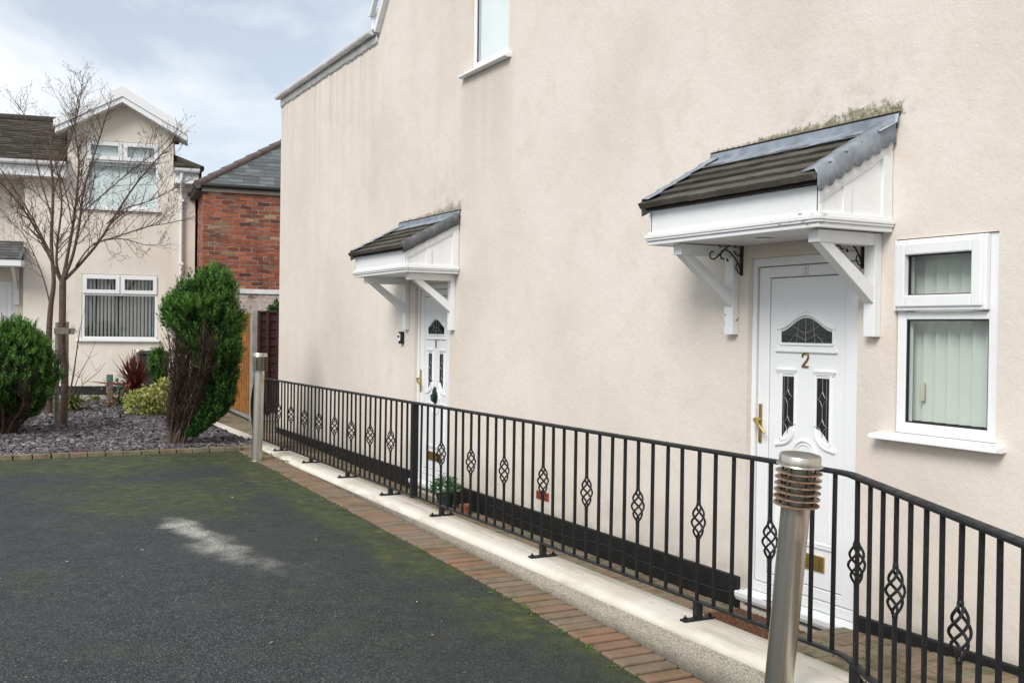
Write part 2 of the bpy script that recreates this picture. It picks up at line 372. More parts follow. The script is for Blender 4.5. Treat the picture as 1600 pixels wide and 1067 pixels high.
def m_coping():
    t = NT('painted_coping'); x, y, z = t.xyz()
    col = t.ramp(t.noise(2.0, 6, .65), [(.3, (.56, .52, .43)), (.5, (.67, .635, .555)), (.7, (.71, .685, .62))])
    st = t.sm(t.noise(1, 5, .65, vec=t.scale(t.pos(), (7, 1.1, 3))), .5, .68, 0, .55); col = t.mix(st, col, (.38, .35, .28))
    line = t.mul(t.box(t.math('ADD', x, t.math('MULTIPLY', t.math('SUBTRACT', t.noise(2), .5), .03)), -.885, -.872, .006), t.sm(t.noise(8, 4), .46, .60), .4)
    col = t.mix(line, col, (.16, .14, .12))
    M['painted_coping'] = t.done(col, .75, t.bump(t.math('ADD', t.noise(12, 5), t.math('MULTIPLY', t.noise(90, 4), .4)), .004), spec=.3)
    t = NT('exposed_aggregate'); x, y, z = t.xyz()
    sp = t.noise(150, 3, .7); cs = t.voro(170, out='Color'); q = t.n('ShaderNodeSeparateColor'); t.L(cs, q.inputs[0])
    col = t.ramp(q.outputs[0], [(0, (.20, .175, .13)), (.25, (.36, .33, .265)), (.7, (.48, .445, .37)), (1, (.60, .57, .49))])
    col = t.mix(t.sm(t.noise(4, 5, .65), .45, .7, 0, .5), col, t.mix(.5, col, (.2, .19, .15)))
    n = t.noise(6, 6, .7)
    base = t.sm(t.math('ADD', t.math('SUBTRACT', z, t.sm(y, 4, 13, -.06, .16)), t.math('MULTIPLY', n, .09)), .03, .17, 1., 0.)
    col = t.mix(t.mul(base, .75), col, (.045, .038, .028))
    M['exposed_aggregate'] = t.done(col, .95, t.bump(t.voro(170), .0035), spec=.15)
m_coping()

def m_glass(name, tint, base=.05, edge=.5):
    t = NT(name); t.t.nodes.remove(t.b)
    tr = t.n('ShaderNodeBsdfTransparent'); tr.inputs[0].default_value = (*tint, 1)
    gl = t.n('ShaderNodeBsdfGlossy'); gl.inputs['Roughness'].default_value = .02
    lw = t.n('ShaderNodeLayerWeight'); lw.inputs['Blend'].default_value = .5
    mx = t.n('ShaderNodeMixShader'); t.L(t.math('MULTIPLY_ADD', t.math('POWER', lw.outputs['Facing'], 4.), edge, base), mx.inputs[0]); t.L(tr.outputs[0], mx.inputs[1]); t.L(gl.outputs[0], mx.inputs[2]); t.L(mx.outputs[0], t.out.inputs[0])
    M[name] = t.m
m_glass('clear_glass', (.97, .985, .98), .025, .6)
m_glass('window_glass', (.97, .99, .99), .035, .55)
plain('dark_glass', (.018, .022, .021), .08, 0, .2, 14, .0012, 40)
plain('lamp_glass', (.30, .32, .26), .12, 0, .2, 20)
plain('brass', (.55, .39, .15), .34, 1, .05, 12)
plain('old_brass', (.22, .17, .06), .5, .6, .3, 30)
plain('black_paint', (.0065, .0065, .007), .5, 0, .3, 6, .004, 25)
plain('gasket', (.012, .013, .014), .6)
plain('lead', (.26, .295, .34), .5, .25, .28, 9, .004, 22)
plain('old_lead', (.13, .135, .145), .6, .2, .3, 9, .004, 22)
plain('gutter_grey', (.74, .74, .75), .5, 0, .15, 4)
plain('cames', (.34, .35, .35), .45, .5)
plain('dark_gutter', (.02, .021, .023), .5)
plain('blind_slat', (.57, .605, .56), .7, 0, .05, 3)
plain('blind_white', (.88, .89, .89), .7, 0, .04, 3)
plain('blind_grey', (.82, .82, .79), .7, 0, .06, 3)
plain('pale_blind', (.72, .77, .765), .7, 0, .05, 3)
plain('ridge_clay', (.13, .10, .09), .85, 0, .3, 12, .004, 30)
plain('cream_board', (.50, .47, .38), .7, 0, .2, 6)
plain('dark_soffit', (.03, .025, .022), .8)
plain('orange_timber', (.40, .18, .050), .75, 0, .28, 7, .003, 40)
plain('brown_timber', (.066, .028, .020), .75, 0, .3, 7, .003, 40)
plain('old_concrete', (.36, .35, .33), .85, 0, .2, 10, .003, 60)
plain('bark', (.095, .063, .047), .9, 0, .38, 24, .008, 50)
plain('twig_bark', (.085, .05, .04), .85, 0, .25, 30)
plain('conifer_bark', (.075, .05, .034), .9, 0, .35, 30, .006, 60)
plain('weathered_post', (.155, .145, .115), .9, 0, .3, 14, .006, 40)
plain('grey_plastic', (.035, .038, .042), .5)
plain('green_paint', (.015, .24, .11), .4, 0, .25, 20)
plain('pot_green', (.02, .035, .028), .5)
plain('terracotta', (.28, .10, .055), .85)
plain('air_brick_red', (.30, .06, .035), .85, 0, .25, 20, .003, 60)
plain('wrought_brown', (.026, .017, .013), .6, 0, .4, 30)
plain('coir', (.15, .065, .03), .98, 0, .5, 70, .012, 140)
plain('concrete', (.30, .285, .255), .9, 0, .25, 3, .004, 60)
plain('earth', (.06, .048, .04), .95, 0, .3, 4, .01, 30)
plain('bed_base', (.085, .075, .082), .95, 0, .35, 30, .02, 60)
plain('joint_sand', (.024, .022, .015), .95, 0, .5, 20)
plain('teal', (.03, .25, .25), .5)
plain('room_dark', (.05, .04, .035), .9)

# ------------------------------------------------------------------ ground
ZP = [(-60, -1.2), (-4, -.42), (0, -.27), (3.5, -.125), (4.37, -.075), (5.39, -.005), (6.75, .045), (9.06, .088), (13.1, .172), (13.6, .185), (23, .24), (400, .24)]
def zt0(y):
    for (a, b) in zip(ZP, ZP[1:]):
        if y <= b[0]: return a[1] + (b[1] - a[1]) * (y - a[0]) / (b[0] - a[0])
    return ZP[-1][1]
def zt(y): return sum(zt0(y + d) for d in (-.5, -.25, 0, .25, .5)) / 5

g = MB()
ys = [-300, -60] + [-40 + 4 * i for i in range(9)] + [-3 + .5 * i for i in range(54)] + [30, 60, 400]
n = len(ys)
for y in ys: g.v += [(-300, y, zt(y) - .16), (300, y, zt(y) - .16)]
g.f += [(2 * i, 2 * i + 1, 2 * i + 3, 2 * i + 2) for i in range(n - 1)]
struct(g.obj('ground', M['earth'], smooth=60, recalc=False))

g = MB(); ys = [-40 + 2 * i for i in range(19)] + [-2.5 + .25 * i for i in range(64)]; ys = [y for y in ys if y <= 13.42] + [13.42]
xs = [-40, -20, -12, -9, -7, -5, -3.5, -2.5, -1.9, -1.5, -1.335]
for y in ys:
    for x in xs: g.v.append((x, y, zt(y) + (.008 * mnoise.noise((x * .6, y * .5, 3)) if x < -1.4 else 0)))
w = len(xs)
for j in range(len(ys) - 1):
    for i in range(w - 1): g.f.append((j * w + i, j * w + i + 1, (j + 1) * w + i + 1, (j + 1) * w + i))
# turn back skirts so the sheet has thickness
struct(g.obj('tarmac_driveway', M['tarmac'], smooth=60, recalc=False))

# brick edging along the dwarf wall and along the bed, each brick modelled in one paving strip
def rail_x(y):   # line of the railing: straight, then bending outward towards the viewer
    return -.86 if y > 3.58 else -.86 - (3.58 - y) * .5
def brick(mb, cx, cy, lx, ly, z, h=.06, ang=0, tilt=.006):
    m = Matrix.Translation((cx, cy, z)) @ Matrix.Rotation(ang, 4, 'Z') @ Matrix.Rotation(RND.uniform(-tilt, tilt) * 2, 4, 'X') @ Matrix.Rotation(RND.uniform(-tilt, tilt), 4, 'Y')
    mb.box(-lx / 2, lx / 2, -ly / 2, ly / 2, -h, 0, m)
e = MB(); y = -2.0
while y < 13.35:
    p = .119 + RND.uniform(-.003, .003)
    off = rail_x(y) + .86
    a = -.0 if y > 3.5 else .46
    brick(e, -1.182 + off * 1.1 + RND.uniform(-.006, .006), y, .285 + (.03 if y < 3.5 else 0), p - .017, zt(y) + .006 + RND.uniform(-.003, .003), ang=-a if y < 3.4 else 0)
    y += p
struct(e.obj('brick_edging', M['edging_brick'], bevel=.008))
jt = MB()
for i in range(80):
    y0 = -2.4 + i * .2; y1 = y0 + .2
    o0 = (rail_x(y0) + .86) * 1.1; o1 = (rail_x(y1) + .86) * 1.1
    jt.quad((-1.36 + o0, y0, zt(y0) - .006), (-.98 + o0, y0, zt(y0) - .006), (-.98 + o1, y1, zt(y1) - .006), (-1.36 + o1, y1, zt(y1) - .006))
struct(jt.obj('edging_bed', M['joint_sand'], recalc=False))

e = MB(); x = -12.0
while x < -1.06:
    p = .205 + RND.uniform(-.01, .01)
    brick(e, x, 13.48 + RND.uniform(-.006, .006), p - .012, .10, zt(13.4) + .05 + RND.uniform(-.004, .004), h=.1); x += p
struct(e.obj('bed_kerb', M['path_brick'], bevel=.006))

# brick path behind the railing
pb = MB(); row = 0; y = -1.5
def pathz(y):
    if y < 4.42: return min(.15, .088 + (4.4 - y) * .048)
    return -.022 if y < 11 else -.022 + (y - 11) / 11 * .235
while y < 22.3:
    xa = (rail_x(y) + .12 if y < 14 else -.80); x = -.013 - (.1 if row % 2 else 0)
    if row % 2: brick(pb, -.013 - .05, y, .088, .090, pathz(y))
    while x - .2 > xa - .12:
        brick(pb, x - .1 + RND.uniform(-.002, .002), y, .189, .090, pathz(y) + RND.uniform(-.003, .002)); x -= .203
    if y > 16.45:
        xx = .1
        while xx < .4 and y < 18.0: brick(pb, xx, y, .189, .090, pathz(y) + RND.uniform(-.003, .002)); xx += .203
    row += 1; y += .103
struct(pb.obj('brick_path', M['path_brick'], bevel=.006))
jt = MB()
for i in range(50):
    y0 = -1.58 + i * .5; y1 = y0 + .5
    xl0 = rail_x(y0) if y0 < 14 else -.9; xl1 = rail_x(y1) if y1 < 14 else -.9
    za, zb2 = (pathz(y0 + 1e-4), pathz(y1 - 1e-4))
    jt.quad((xl0, y0, za - .012), (.01 if y0 < 16.4 else 3, y0, za - .012), (.01 if y0 < 16.4 else 3, y1, zb2 - .012), (xl1, y1, zb2 - .012))
struct(jt.obj('path_bed', M['joint_sand'], recalc=False))

# ------------------------------------------------------------------ dwarf wall
def coptop(y): return .158 + (y - 4) * .0042
ctr = [(-.885 , y) for y in [17.9, 16.5, 15.2, 14, 12.5, 11, 9.5, 8, 6.5, 5.2, 4.4, 4.0, 3.75]] + [(-.895, 3.6), (-.93, 3.45), (-1.0, 3.28), (-1.1, 3.08), (-1.25, 2.78), (-1.45, 2.38), (-1.7, 1.88), (-2.1, 1.08)]
def sweep(mb, prof):      # prof: (lateral offset, z offset relative to coping top); positive lateral = outward
    rings = []
    for i, (x, y) in enumerate(ctr):
        a = V(ctr[max(i - 1, 0)]); b = V(ctr[min(i + 1, len(ctr) - 1)]); t = (b - a).normalized(); nrm = V((t.y, -t.x))
        if nrm.x > 0: nrm = -nrm
        rings.append([(x + nrm.x * o, y + nrm.y * o, coptop(y) + dz) for (o, dz) in prof])
    k = len(prof)
    mb.add([v for r in rings for v in r], [(i * k + j, i * k + (j + 1) % k, (i + 1) * k + (j + 1) % k, (i + 1) * k + j) for i in range(len(ctr) - 1) for j in range(k)] + [tuple(range(k)), tuple((len(ctr) - 1) * k + j for j in range(k))])
wl = thing('dwarf_wall', 'low white painted concrete wall carrying the black railing', 'wall', (-.9, 9, 0))
cp = MB(); sweep(cp, [(-.135, -.035), (-.135, -.008), (-.125, 0), (.085, 0), (.115, -.006), (.135, -.022), (.142, -.04), (.142, -.05)])
cp.obj('coping', M['painted_coping'], wl, smooth=50)
wf = MB(); sweep(wf, [(-.125, -.5), (-.125, -.034), (.138, -.034), (.145, -.07), (.150, -.5)])
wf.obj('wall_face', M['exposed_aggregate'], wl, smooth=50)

# ------------------------------------------------------------------ railing
def rt(y): return 1.122 - (max(y, 3.5) - 4) * .0045      # top of handrail
def rb(y): return .262 - (max(y, 3.5) - 4) * .0022       # bottom rail
rl = thing('metal_railing', 'long black wrought iron railing with twisted basket bars on the low wall', 'railing', (-.86, 9, .16))
BEND = V((-.86, 3.58)); BD = V((-.447, -.894)); NL = 2.7
def railpath(f, ex=0):
    p = [(-.86, 14.42), (-.86, 12), (-.86, 9), (-.86, 6), (-.86, 4.0), (-.86, 3.62), (-.882, 3.535), (-1.05, 3.2)]
    p.append(tuple(BEND + BD * NL))
    return [V((x, y, f(y))) for (x, y) in p]
def flatbar(path, w, h):
    mb = MB(); rings = []
    for i, p in enumerate(path):
        t = path[min(i + 1, len(path) - 1)] - path[max(i - 1, 0)]; t.z = 0; t.normalize(); s = V((t.y, -t.x, 0))
        rings.append([p + s * (w / 2) * a + V((0, 0, h * b)) for (a, b) in ((-1, 0), (-1, .55), (-.75, .9), (0, 1), (.75, .9), (1, .55), (1, 0))])
    k = 7
    mb.add([v for r in rings for v in r], [(i * k + j, i * k + (j + 1) % k, (i + 1) * k + (j + 1) % k, (i + 1) * k + j) for i in range(len(path) - 1) for j in range(k)] + [tuple(range(k)), tuple((len(path) - 1) * k + j for j in range(k))])
    return mb
flatbar(railpath(lambda y: rt(y) - .022), .05, .022).obj('handrail', M['black_iron'], rl, smooth=35)
flatbar(railpath(lambda y: rb(y)), .042, .013).obj('bottom_rail', M['black_iron'], rl, smooth=35)
# square bar mesh of unit height, reused
def newmesh(mb, name, mat):
    o = mb.obj(name, mat); me = o.data; bpy.data.objects.remove(o); return me
q = MB(); q.box(-.008, .008, -.008, .008, 0, .82); bar_me = newmesh(q, 'bar', M['black_iron'])
q = MB(); zb = .33
q.box(-.008, .008, -.008, .008, 0, zb); q.box(-.008, .008, -.008, .008, zb + .20, .82)
for z0 in (zb - .012, zb + .19): q.lathe([(.009, 0), (.0125, .006), (.0125, .018), (.009, .024)], 10, (0, 0, z0))
for k in range(4):
    pth = []
    for i in range(19):
        u = i / 18; r = .033 * sin(pi * u) ** .85 + .004; a = k * pi / 2 + u * 1.7 * pi
        pth.append((r * cos(a), r * sin(a), zb + .2 * u))
    q.tube(pth, .0062, 6)
bas_me = newmesh(q, 'basket_bar', M['black_iron'])
bas_me.shade_smooth(); bas_me.set_sharp_from_angle(angle=radians(40))
def put(me, name, x, y, z0, z1, rz=0):
    o = bpy.data.objects.new(name, me); COL.objects.link(o); o.parent = rl
    o.location = V((x, y, z0)) - V(rl['_org']); o.scale.z = (z1 - z0) / .82; o.rotation_euler = (RND.uniform(-.005, .005), RND.uniform(-.005, .005), rz + RND.choice((0, pi / 2)))
k = 0
for i in range(37):            # between the thick post and the bend
    yy = 8.183 + 3 * .1458 - i * .1458
    if yy < 3.50: break
    isb = (i - 3) % 4 == 0 and i >= 3
    put(bas_me if isb else bar_me, 'basket_bar' if isb else 'bar', -.86, yy, rb(yy) + .012, rt(yy) - .02)
for i in range(44):            # beyond the thick post
    yy = 9.356 - 3 * .139 + i * .139
    if yy > 14.4: break
    isb = (i - 3) % 4 == 0 and i >= 3
    put(bas_me if isb else bar_me, 'basket_bar' if isb else 'bar', -.86, yy, rb(yy) + .012, rt(yy) - .02)
for i in range(1, 18):
    p = BEND + BD * (i * .146)
    isb = i % 4 == 0
    put(bas_me if isb else bar_me, 'basket_bar' if isb else 'bar', p.x, p.y, rb(3) + .012, rt(3) - .02, -.46)
q = MB(); q.box(-.89, -.83, 8.745, 8.795, rb(8.8) - .01, rt(8.8) - .018); q.obj('post', M['black_iron'], rl, bevel=.003)
q = MB(); q.box(-.885, -.835, 14.40, 14.44, .2, rt(14.4) - .018); q.obj('post', M['black_iron'], rl, bevel=.003)
# bowed end of the railing
pth = [(-.86, 14.44, 1.0)] + [(-.86, 14.44 + .17 * sin(pi * u), 1.0 - .72 * u) for u in [i / 12 for i in range(1, 12)]] + [(-.86, 14.44, .28)]
q = MB(); q.tube(pth, .02, 8)
q.prism([(14.44, .3)] + [(p[1] - .01, p[2]) for p in reversed(pth[1:-1])] + [(14.44, .98)], 'x', -.863, -.857)
q.obj('bowed_end_panel', M['black_iron'], rl, smooth=40)
def foot(x, y, rz=0):
    m = Matrix.Translation((x, y, coptop(y) + .001)) @ Matrix.Rotation(rz, 4, 'Z')
    q = MB(); q.box(-.105, .105, -.024, .024, 0, .012, m); q.box(-.02, .02, -.02, .02, .0121, rb(y) - coptop(y) + .002, m)
    o = q.obj('base_plate', M['black_iron'], rl, bevel=.002)
    for sx in (-.085, .085):
        b = MB(); b.lathe([(.013, .0122), (.013, .022), (.006, .0225), (.006, .032)], 6, (sx, 0, 0), m); b.obj('bolt', M['black_iron'], o)
for y in (4.674, 6.417, 8.153, 9.339, 10.569, 11.849, 13.089, 14.44, 15.1): 
    if y < 15: foot(-.86, y)
for d in (.13, 1.9):
    p = BEND + BD * d; foot(p.x, p.y, .46 + 0)

# ------------------------------------------------------------------ bollard lights
def bollard(label, loc, tilt):
    b = thing('bollard_light', label, 'bollard light', loc, 0, 'stainless steel bollard lights')
    b['_org'] = [0, 0, 0]
    H = 1.345
    q = MB(); q.lathe([(.0625, -.15), (.0625, 1.128)], 40); q.obj('post', M['brushed_steel'], b, smooth=40)
    q = MB(); q.lathe([(.088, 0.0), (.088, .006), (.064, .008)], 32); q.obj('base_plate', M['brushed_steel'], b, smooth=30)
    q = MB(); q.lathe([(.050, 1.1285), (.050, 1.305)], 28); q.obj('lamp_glass', M['lamp_glass'], b, smooth=40)
    for k in range(6):
        a = k * pi / 3 + .3
        q = MB(); q.tube([(.068 * cos(a), .068 * sin(a), 1.120), (.068 * cos(a), .068 * sin(a), 1.305)], .0045, 6); q.obj('rod', M['dark_gutter'], b)
    for k in range(6):
        z = 1.128 + k * .0282
        q = MB(); q.lathe([(.060, z - .0018), (.0985, z - .0018), (.1005, z), (.0985, z + .0018), (.060, z + .0018), (.060, z - .0016)], 44)
        q.obj('louvre_ring', M['rusty_steel'], b, smooth=50)
    q = MB(); q.lathe([(.097, 1.2985), (.099, 1.3005), (.097, 1.3045), (.0895, 1.306), (.0895, 1.339), (.086, 1.344), (.080, 1.342), (.04, 1.3405), (.001, 1.340)], 44); q.obj('cap', M['brushed_steel'], b, smooth=40)
    b.rotation_euler = tilt
    return b
b0 = bollard('large rust streaked steel bollard light leaning in front of door 2', (-1.285, 3.585, -.105), (radians(6.2), radians(.0), 0))
b1 = copy_tree(b0); b1.location = (-1.325, 12.50, .155); b1.rotation_euler = (radians(.5), radians(1.0), .5); b1.scale = (.96, .96, .955)
b1['label'] = 'clean steel bollard light at the far corner of the tarmac'
p = pt(217, 572, 20.6); b2 = copy_tree(b0); b2.location = (p.x, p.y, .13); b2.rotation_euler = (0, 0, 1.1); b2.scale = (.85, .85, .85)
b2['label'] = 'far small bollard light behind the red spiky plant'

# ------------------------------------------------------------------ main rendered building
BL = thing('rendered_building', 'large cream rendered house with two white doors along the path', 'house', (0, 8, 0))
def grid_wall(mb, axis_cells, holes, mk, reveal=.12):
    ys, zs = axis_cells
    for (a, b, c, d) in holes: ys = ys + [a, b]; zs = zs + [c, d]
    ys = sorted(set(ys)); zs = sorted(set(zs))
    for y0, y1 in zip(ys, ys[1:]):
        for z0, z1 in zip(zs, zs[1:]):
            cy, cz = (y0 + y1) / 2, (z0 + z1) / 2
            if any(a < cy < b and c < cz < d for (a, b, c, d) in holes): continue
            mb.quad(mk(y0, z0, 0), mk(y1, z0, 0), mk(y1, z1, 0), mk(y0, z1, 0))
    for (a, b, c, d) in holes:
        mb.quad(mk(a, c, 0), mk(a, d, 0), mk(a, d, reveal), mk(a, c, reveal)); mb.quad(mk(b, c, 0), mk(b, c, reveal), mk(b, d, reveal), mk(b, d, 0))
        mb.quad(mk(a, d, 0), mk(b, d, 0), mk(b, d, reveal), mk(a, d, reveal)); mb.quad(mk(a, c, 0), mk(a, c, reveal), mk(b, c, reveal), mk(b, c, 0))
D2, D1 = 4.835, 10.393
holes = [(D2 - .468, D2 + .468, .0, 2.232), (D1 - .468, D1 + .468, .0, 2.232), (3.462, 4.098, 1.225, 2.27), (8.693, 9.516, 4.325, 5.62)]
w = MB(); mk = lambda y, z, d: (d, y, z)
grid_wall(w, ([-4, 12.11], [-.6, 5.27]), [h for h in holes if h[3] < 3] + [(8.693, 9.516, 4.325, 5.27)], mk)
grid_wall(w, ([12.11, 16.4], [-.6, 5.27]), [], mk)
grid_wall(w, ([-4, 12.11], [5.27, 5.4]), [(8.693, 9.516, 5.27, 5.4)], mk)
grid_wall(w, ([-4, 11.9], [5.4, 5.64]), [(8.693, 9.516, 5.4, 5.62)], mk)
w.add([(0, 11.9, 5.4), (0, 12.11, 5.4), (0, 11.9, 5.64)], [(0, 1, 2)])
apx = (6.9, 5.64 + (11.9 - 6.9) * 1.15)
w.add([(0, 11.9, 5.64), (0, apx[0], apx[1]), (0, 1.9, 5.64), ], [(0, 1, 2)])
w.quad((0, 16.4, -.6), (6, 16.4, -.6), (6, 16.4, 5.27), (0, 16.4, 5.27))
w.quad((0, -4, -.6), (6, -4, -.6), (6, -4, 5.64), (0, -4, 5.64))
w.quad((6, -4, -.6), (6, 16.4, -.6), (6, 16.4, 5.27), (6, -4, 5.27)); w.quad((6, -4, 5.27), (6, 12.11, 5.27), (6, 12.11, 5.64), (6, -4, 5.64))
w.quad((0.001, 12.11, 5.27), (6, 12.11, 5.27), (6, 12.11, 9), (.001, 12.11, 5.4))
w.obj('wall', M['cream_render'], BL, recalc=False)
r = MB()
r.box(.02, 6, 12.12, 16.38, 5.24, 5.30); r.box(.02, 6, -3.98, 1.95, 5.58, 5.66)
for (ya, za, yb, zb_) in ((12.15, 5.36, apx[0], apx[1] + .05), (1.6, 5.36, apx[0] - .01, apx[1] + .045)):
    r.quad((.02, ya, za), (6, ya, za), (6, yb, zb_), (.02, yb, zb_))
r.obj('roof', M['roof_tile'], BL, recalc=False)
# plinth with gaps at the doors
pl = MB()
for (a, b) in ((-4, D2 - .50), (D2 + .50, D1 - .50), (D1 + .50, 16.41)): pl.box(-.022, .05, a, b, -.5, .178)
pl.obj('plinth', M['black_paint'], BL, bevel=.008)
# verge boards of the tall gable
vb = MB(); vb.prism([(12.06, 5.31), (12.13, 5.345), (apx[0], apx[1] + .03), (apx[0], apx[1] - .17)], 'x', -.07, .02)
vb.prism([(12.08, 5.50), (12.135, 5.505), (apx[0], apx[1] + .19), (apx[0], apx[1] + .10)], 'x', -.13, -.072)
vb.obj('bargeboard', M['upvc'], BL, bevel=.004)
vb = MB(); vb.box(-.09, -.01, 12.09, 12.15, 5.345, 5.62); vb.obj('verge_end', M['gutter_grey'], BL, bevel=.01)
# lead dressing with a ragged lower edge and the gutter above it
ld = MB(); N_ = 150; rr = random.Random(5); vs = []
for i in range(N_ + 1):
    y = 12.12 + (16.41 - 12.12) * i / N_
    lo = 5.235 - (.035 if (i // 1) % 2 else 0) - rr.uniform(0, .025) - .02 * mnoise.noise((y * 1.3, 0, 0))
    vs += [(-.008, y, lo), (-.014, y, 5.285), (.03, y, 5.295)]
ld.add(vs, [(3 * i + j, 3 * i + 3 + j, 3 * i + 4 + j, 3 * i + 1 + j) for i in range(N_) for j in (0, 1)])
o = ld.obj('lead_flashing', M['gutter_grey'], BL, recalc=False, smooth=40); sd = o.modifiers.new('solid', 'SOLIDIFY'); sd.thickness = .004
gt = MB(); prof = [(-.065 + .045 * cos(a), 5.352 + .048 * sin(a)) for a in [pi + i * pi / 8 for i in range(9)]]
gp = [(x, z) for (x, z) in prof] + [(x * 1 + (.1 + x) * -.1, z + .004) for (x, z) in reversed(prof)]
gt.prism(prof + [(-.020, 5.362), (-.110, 5.362)], 'y', 12.16, 16.43)
gt.obj('gutter', M['gutter_grey'], BL, smooth=40)
for y in (12.2, 13.0, 13.9, 14.8, 15.7, 16.36):
    q = MB(); q.prism([(-.065 + .051 * cos(a), 5.352 + .054 * sin(a)) for a in [pi + i * pi / 8 for i in range(9)]] + [(-.0145, 5.367), (-.1155, 5.367)], 'y', y - .02, y + .02); q.obj('gutter_clip', M['gutter_grey'], BL)
q = MB(); q.box(-.0175, .02, 12.16, 16.41, 5.297, 5.36); q.obj('fascia', M['gutter_grey'], BL, bevel=.003)

# windows of the main building ------------------------------------------------
def frame_rect(mb, x0, x1, a, b, c, d, w):     # frame ring in the y,z plane
    mb.box(x0, x1, a, a + w, c, d); mb.box(x0, x1, b - w, b, c, d)
    mb.box(x0 + .0005, x1 - .0005, a + w, b - w, c, c + w); mb.box(x0 + .0005, x1 - .0005, a + w, b - w, d - w, d)
wn = MB(); frame_rect(wn, .012, .075, 3.465, 4.095, 1.228, 2.268, .058); wn.box(.013, .074, 3.523, 4.037, 1.838, 1.878)
W2 = wn.obj('window', M['upvc'], BL, bevel=.005)
q = MB(); a, b, c, d = 3.515, 4.098, 1.884, 2.262
frame_rect(q, -.022, .0115, a, b, c, d, .022); frame_rect(q, -.034, .011, a + .02, b - .02, c + .02, d - .02, .062)
q.obj('sash', M['upvc'], W2, bevel=.007)
q = MB(); frame_rect(q, .0, .016, a + .08, b - .08, c + .08, d - .08, .008); frame_rect(q, .02, .036, 3.5225, 4.0375, 1.2855, 1.8385, .008); q.obj('gasket', M['gasket'], W2)
q = MB(); q.box(.003, .012, 3.60, 4.012, 1.968, 2.178); q.obj('pane', M['clear_glass'], W2)
q = MB(); q.box(.026, .036, 3.525, 4.035, 1.288, 1.836); q.obj('pane', M['clear_glass'], W2)
q = MB()
for i in range(8):
    yc = 3.50 + i * .078
    m = Matrix.Translation((.135, yc, 0)) @ Matrix.Rotation(radians(112 + RND.uniform(-5, 5)), 4, 'Z')
    q.box(-.044, .044, -.0009, .0009, 1.29, 2.25, m)
q.obj('vertical_blind', M['blind_slat'], W2)
q = MB(); q.box(.10, .112, 3.985, 4.012, 1.40, 1.50); q.obj('blind_cord_weight', M['cream_board'], W2, bevel=.002)
q = MB(); q.box(.121, .20, 3.30, 4.30, 1.15, 1.225); q.obj('inner_sill', M['blind_white'], W2)
q = MB(); q.prism([(-.085, 1.19), (-.082, 1.213), (.012, 1.226), (.07, 1.226), (.07, 1.20), (-.03, 1.185)], 'y', 3.40, 4.205); q.obj('sill', M['upvc'], W2, bevel=.004)
q = MB(); q.box(-.012, .002, 3.43, 4.13, 2.29, 2.305); 

wn = MB(); frame_rect(wn, .03, .085, 8.695, 9.514, 4.328, 5.618, .06); WU = wn.obj('window', M['upvc'], BL, bevel=.004)
q = MB(); q.box(.045, .055, 8.754, 9.456, 4.386, 5.56); q.obj('pane', M['window_glass'], WU)
q = MB(); frame_rect(q, .042, .058, 8.75, 9.46, 4.382, 5.564, .008); q.obj('gasket', M['gasket'], WU)
q = MB(); q.box(.072, .078, 8.70, 9.43, 4.39, 5.56); q.obj('roller_blind', M['blind_white'], WU)
q = MB(); q.prism([(-.07, 4.27), (-.07, 4.288), (.03, 4.326), (.08, 4.326), (.08, 4.29), (-.02, 4.262)], 'y', 8.64, 9.665); q.obj('sill', M['upvc'], WU, bevel=.004)

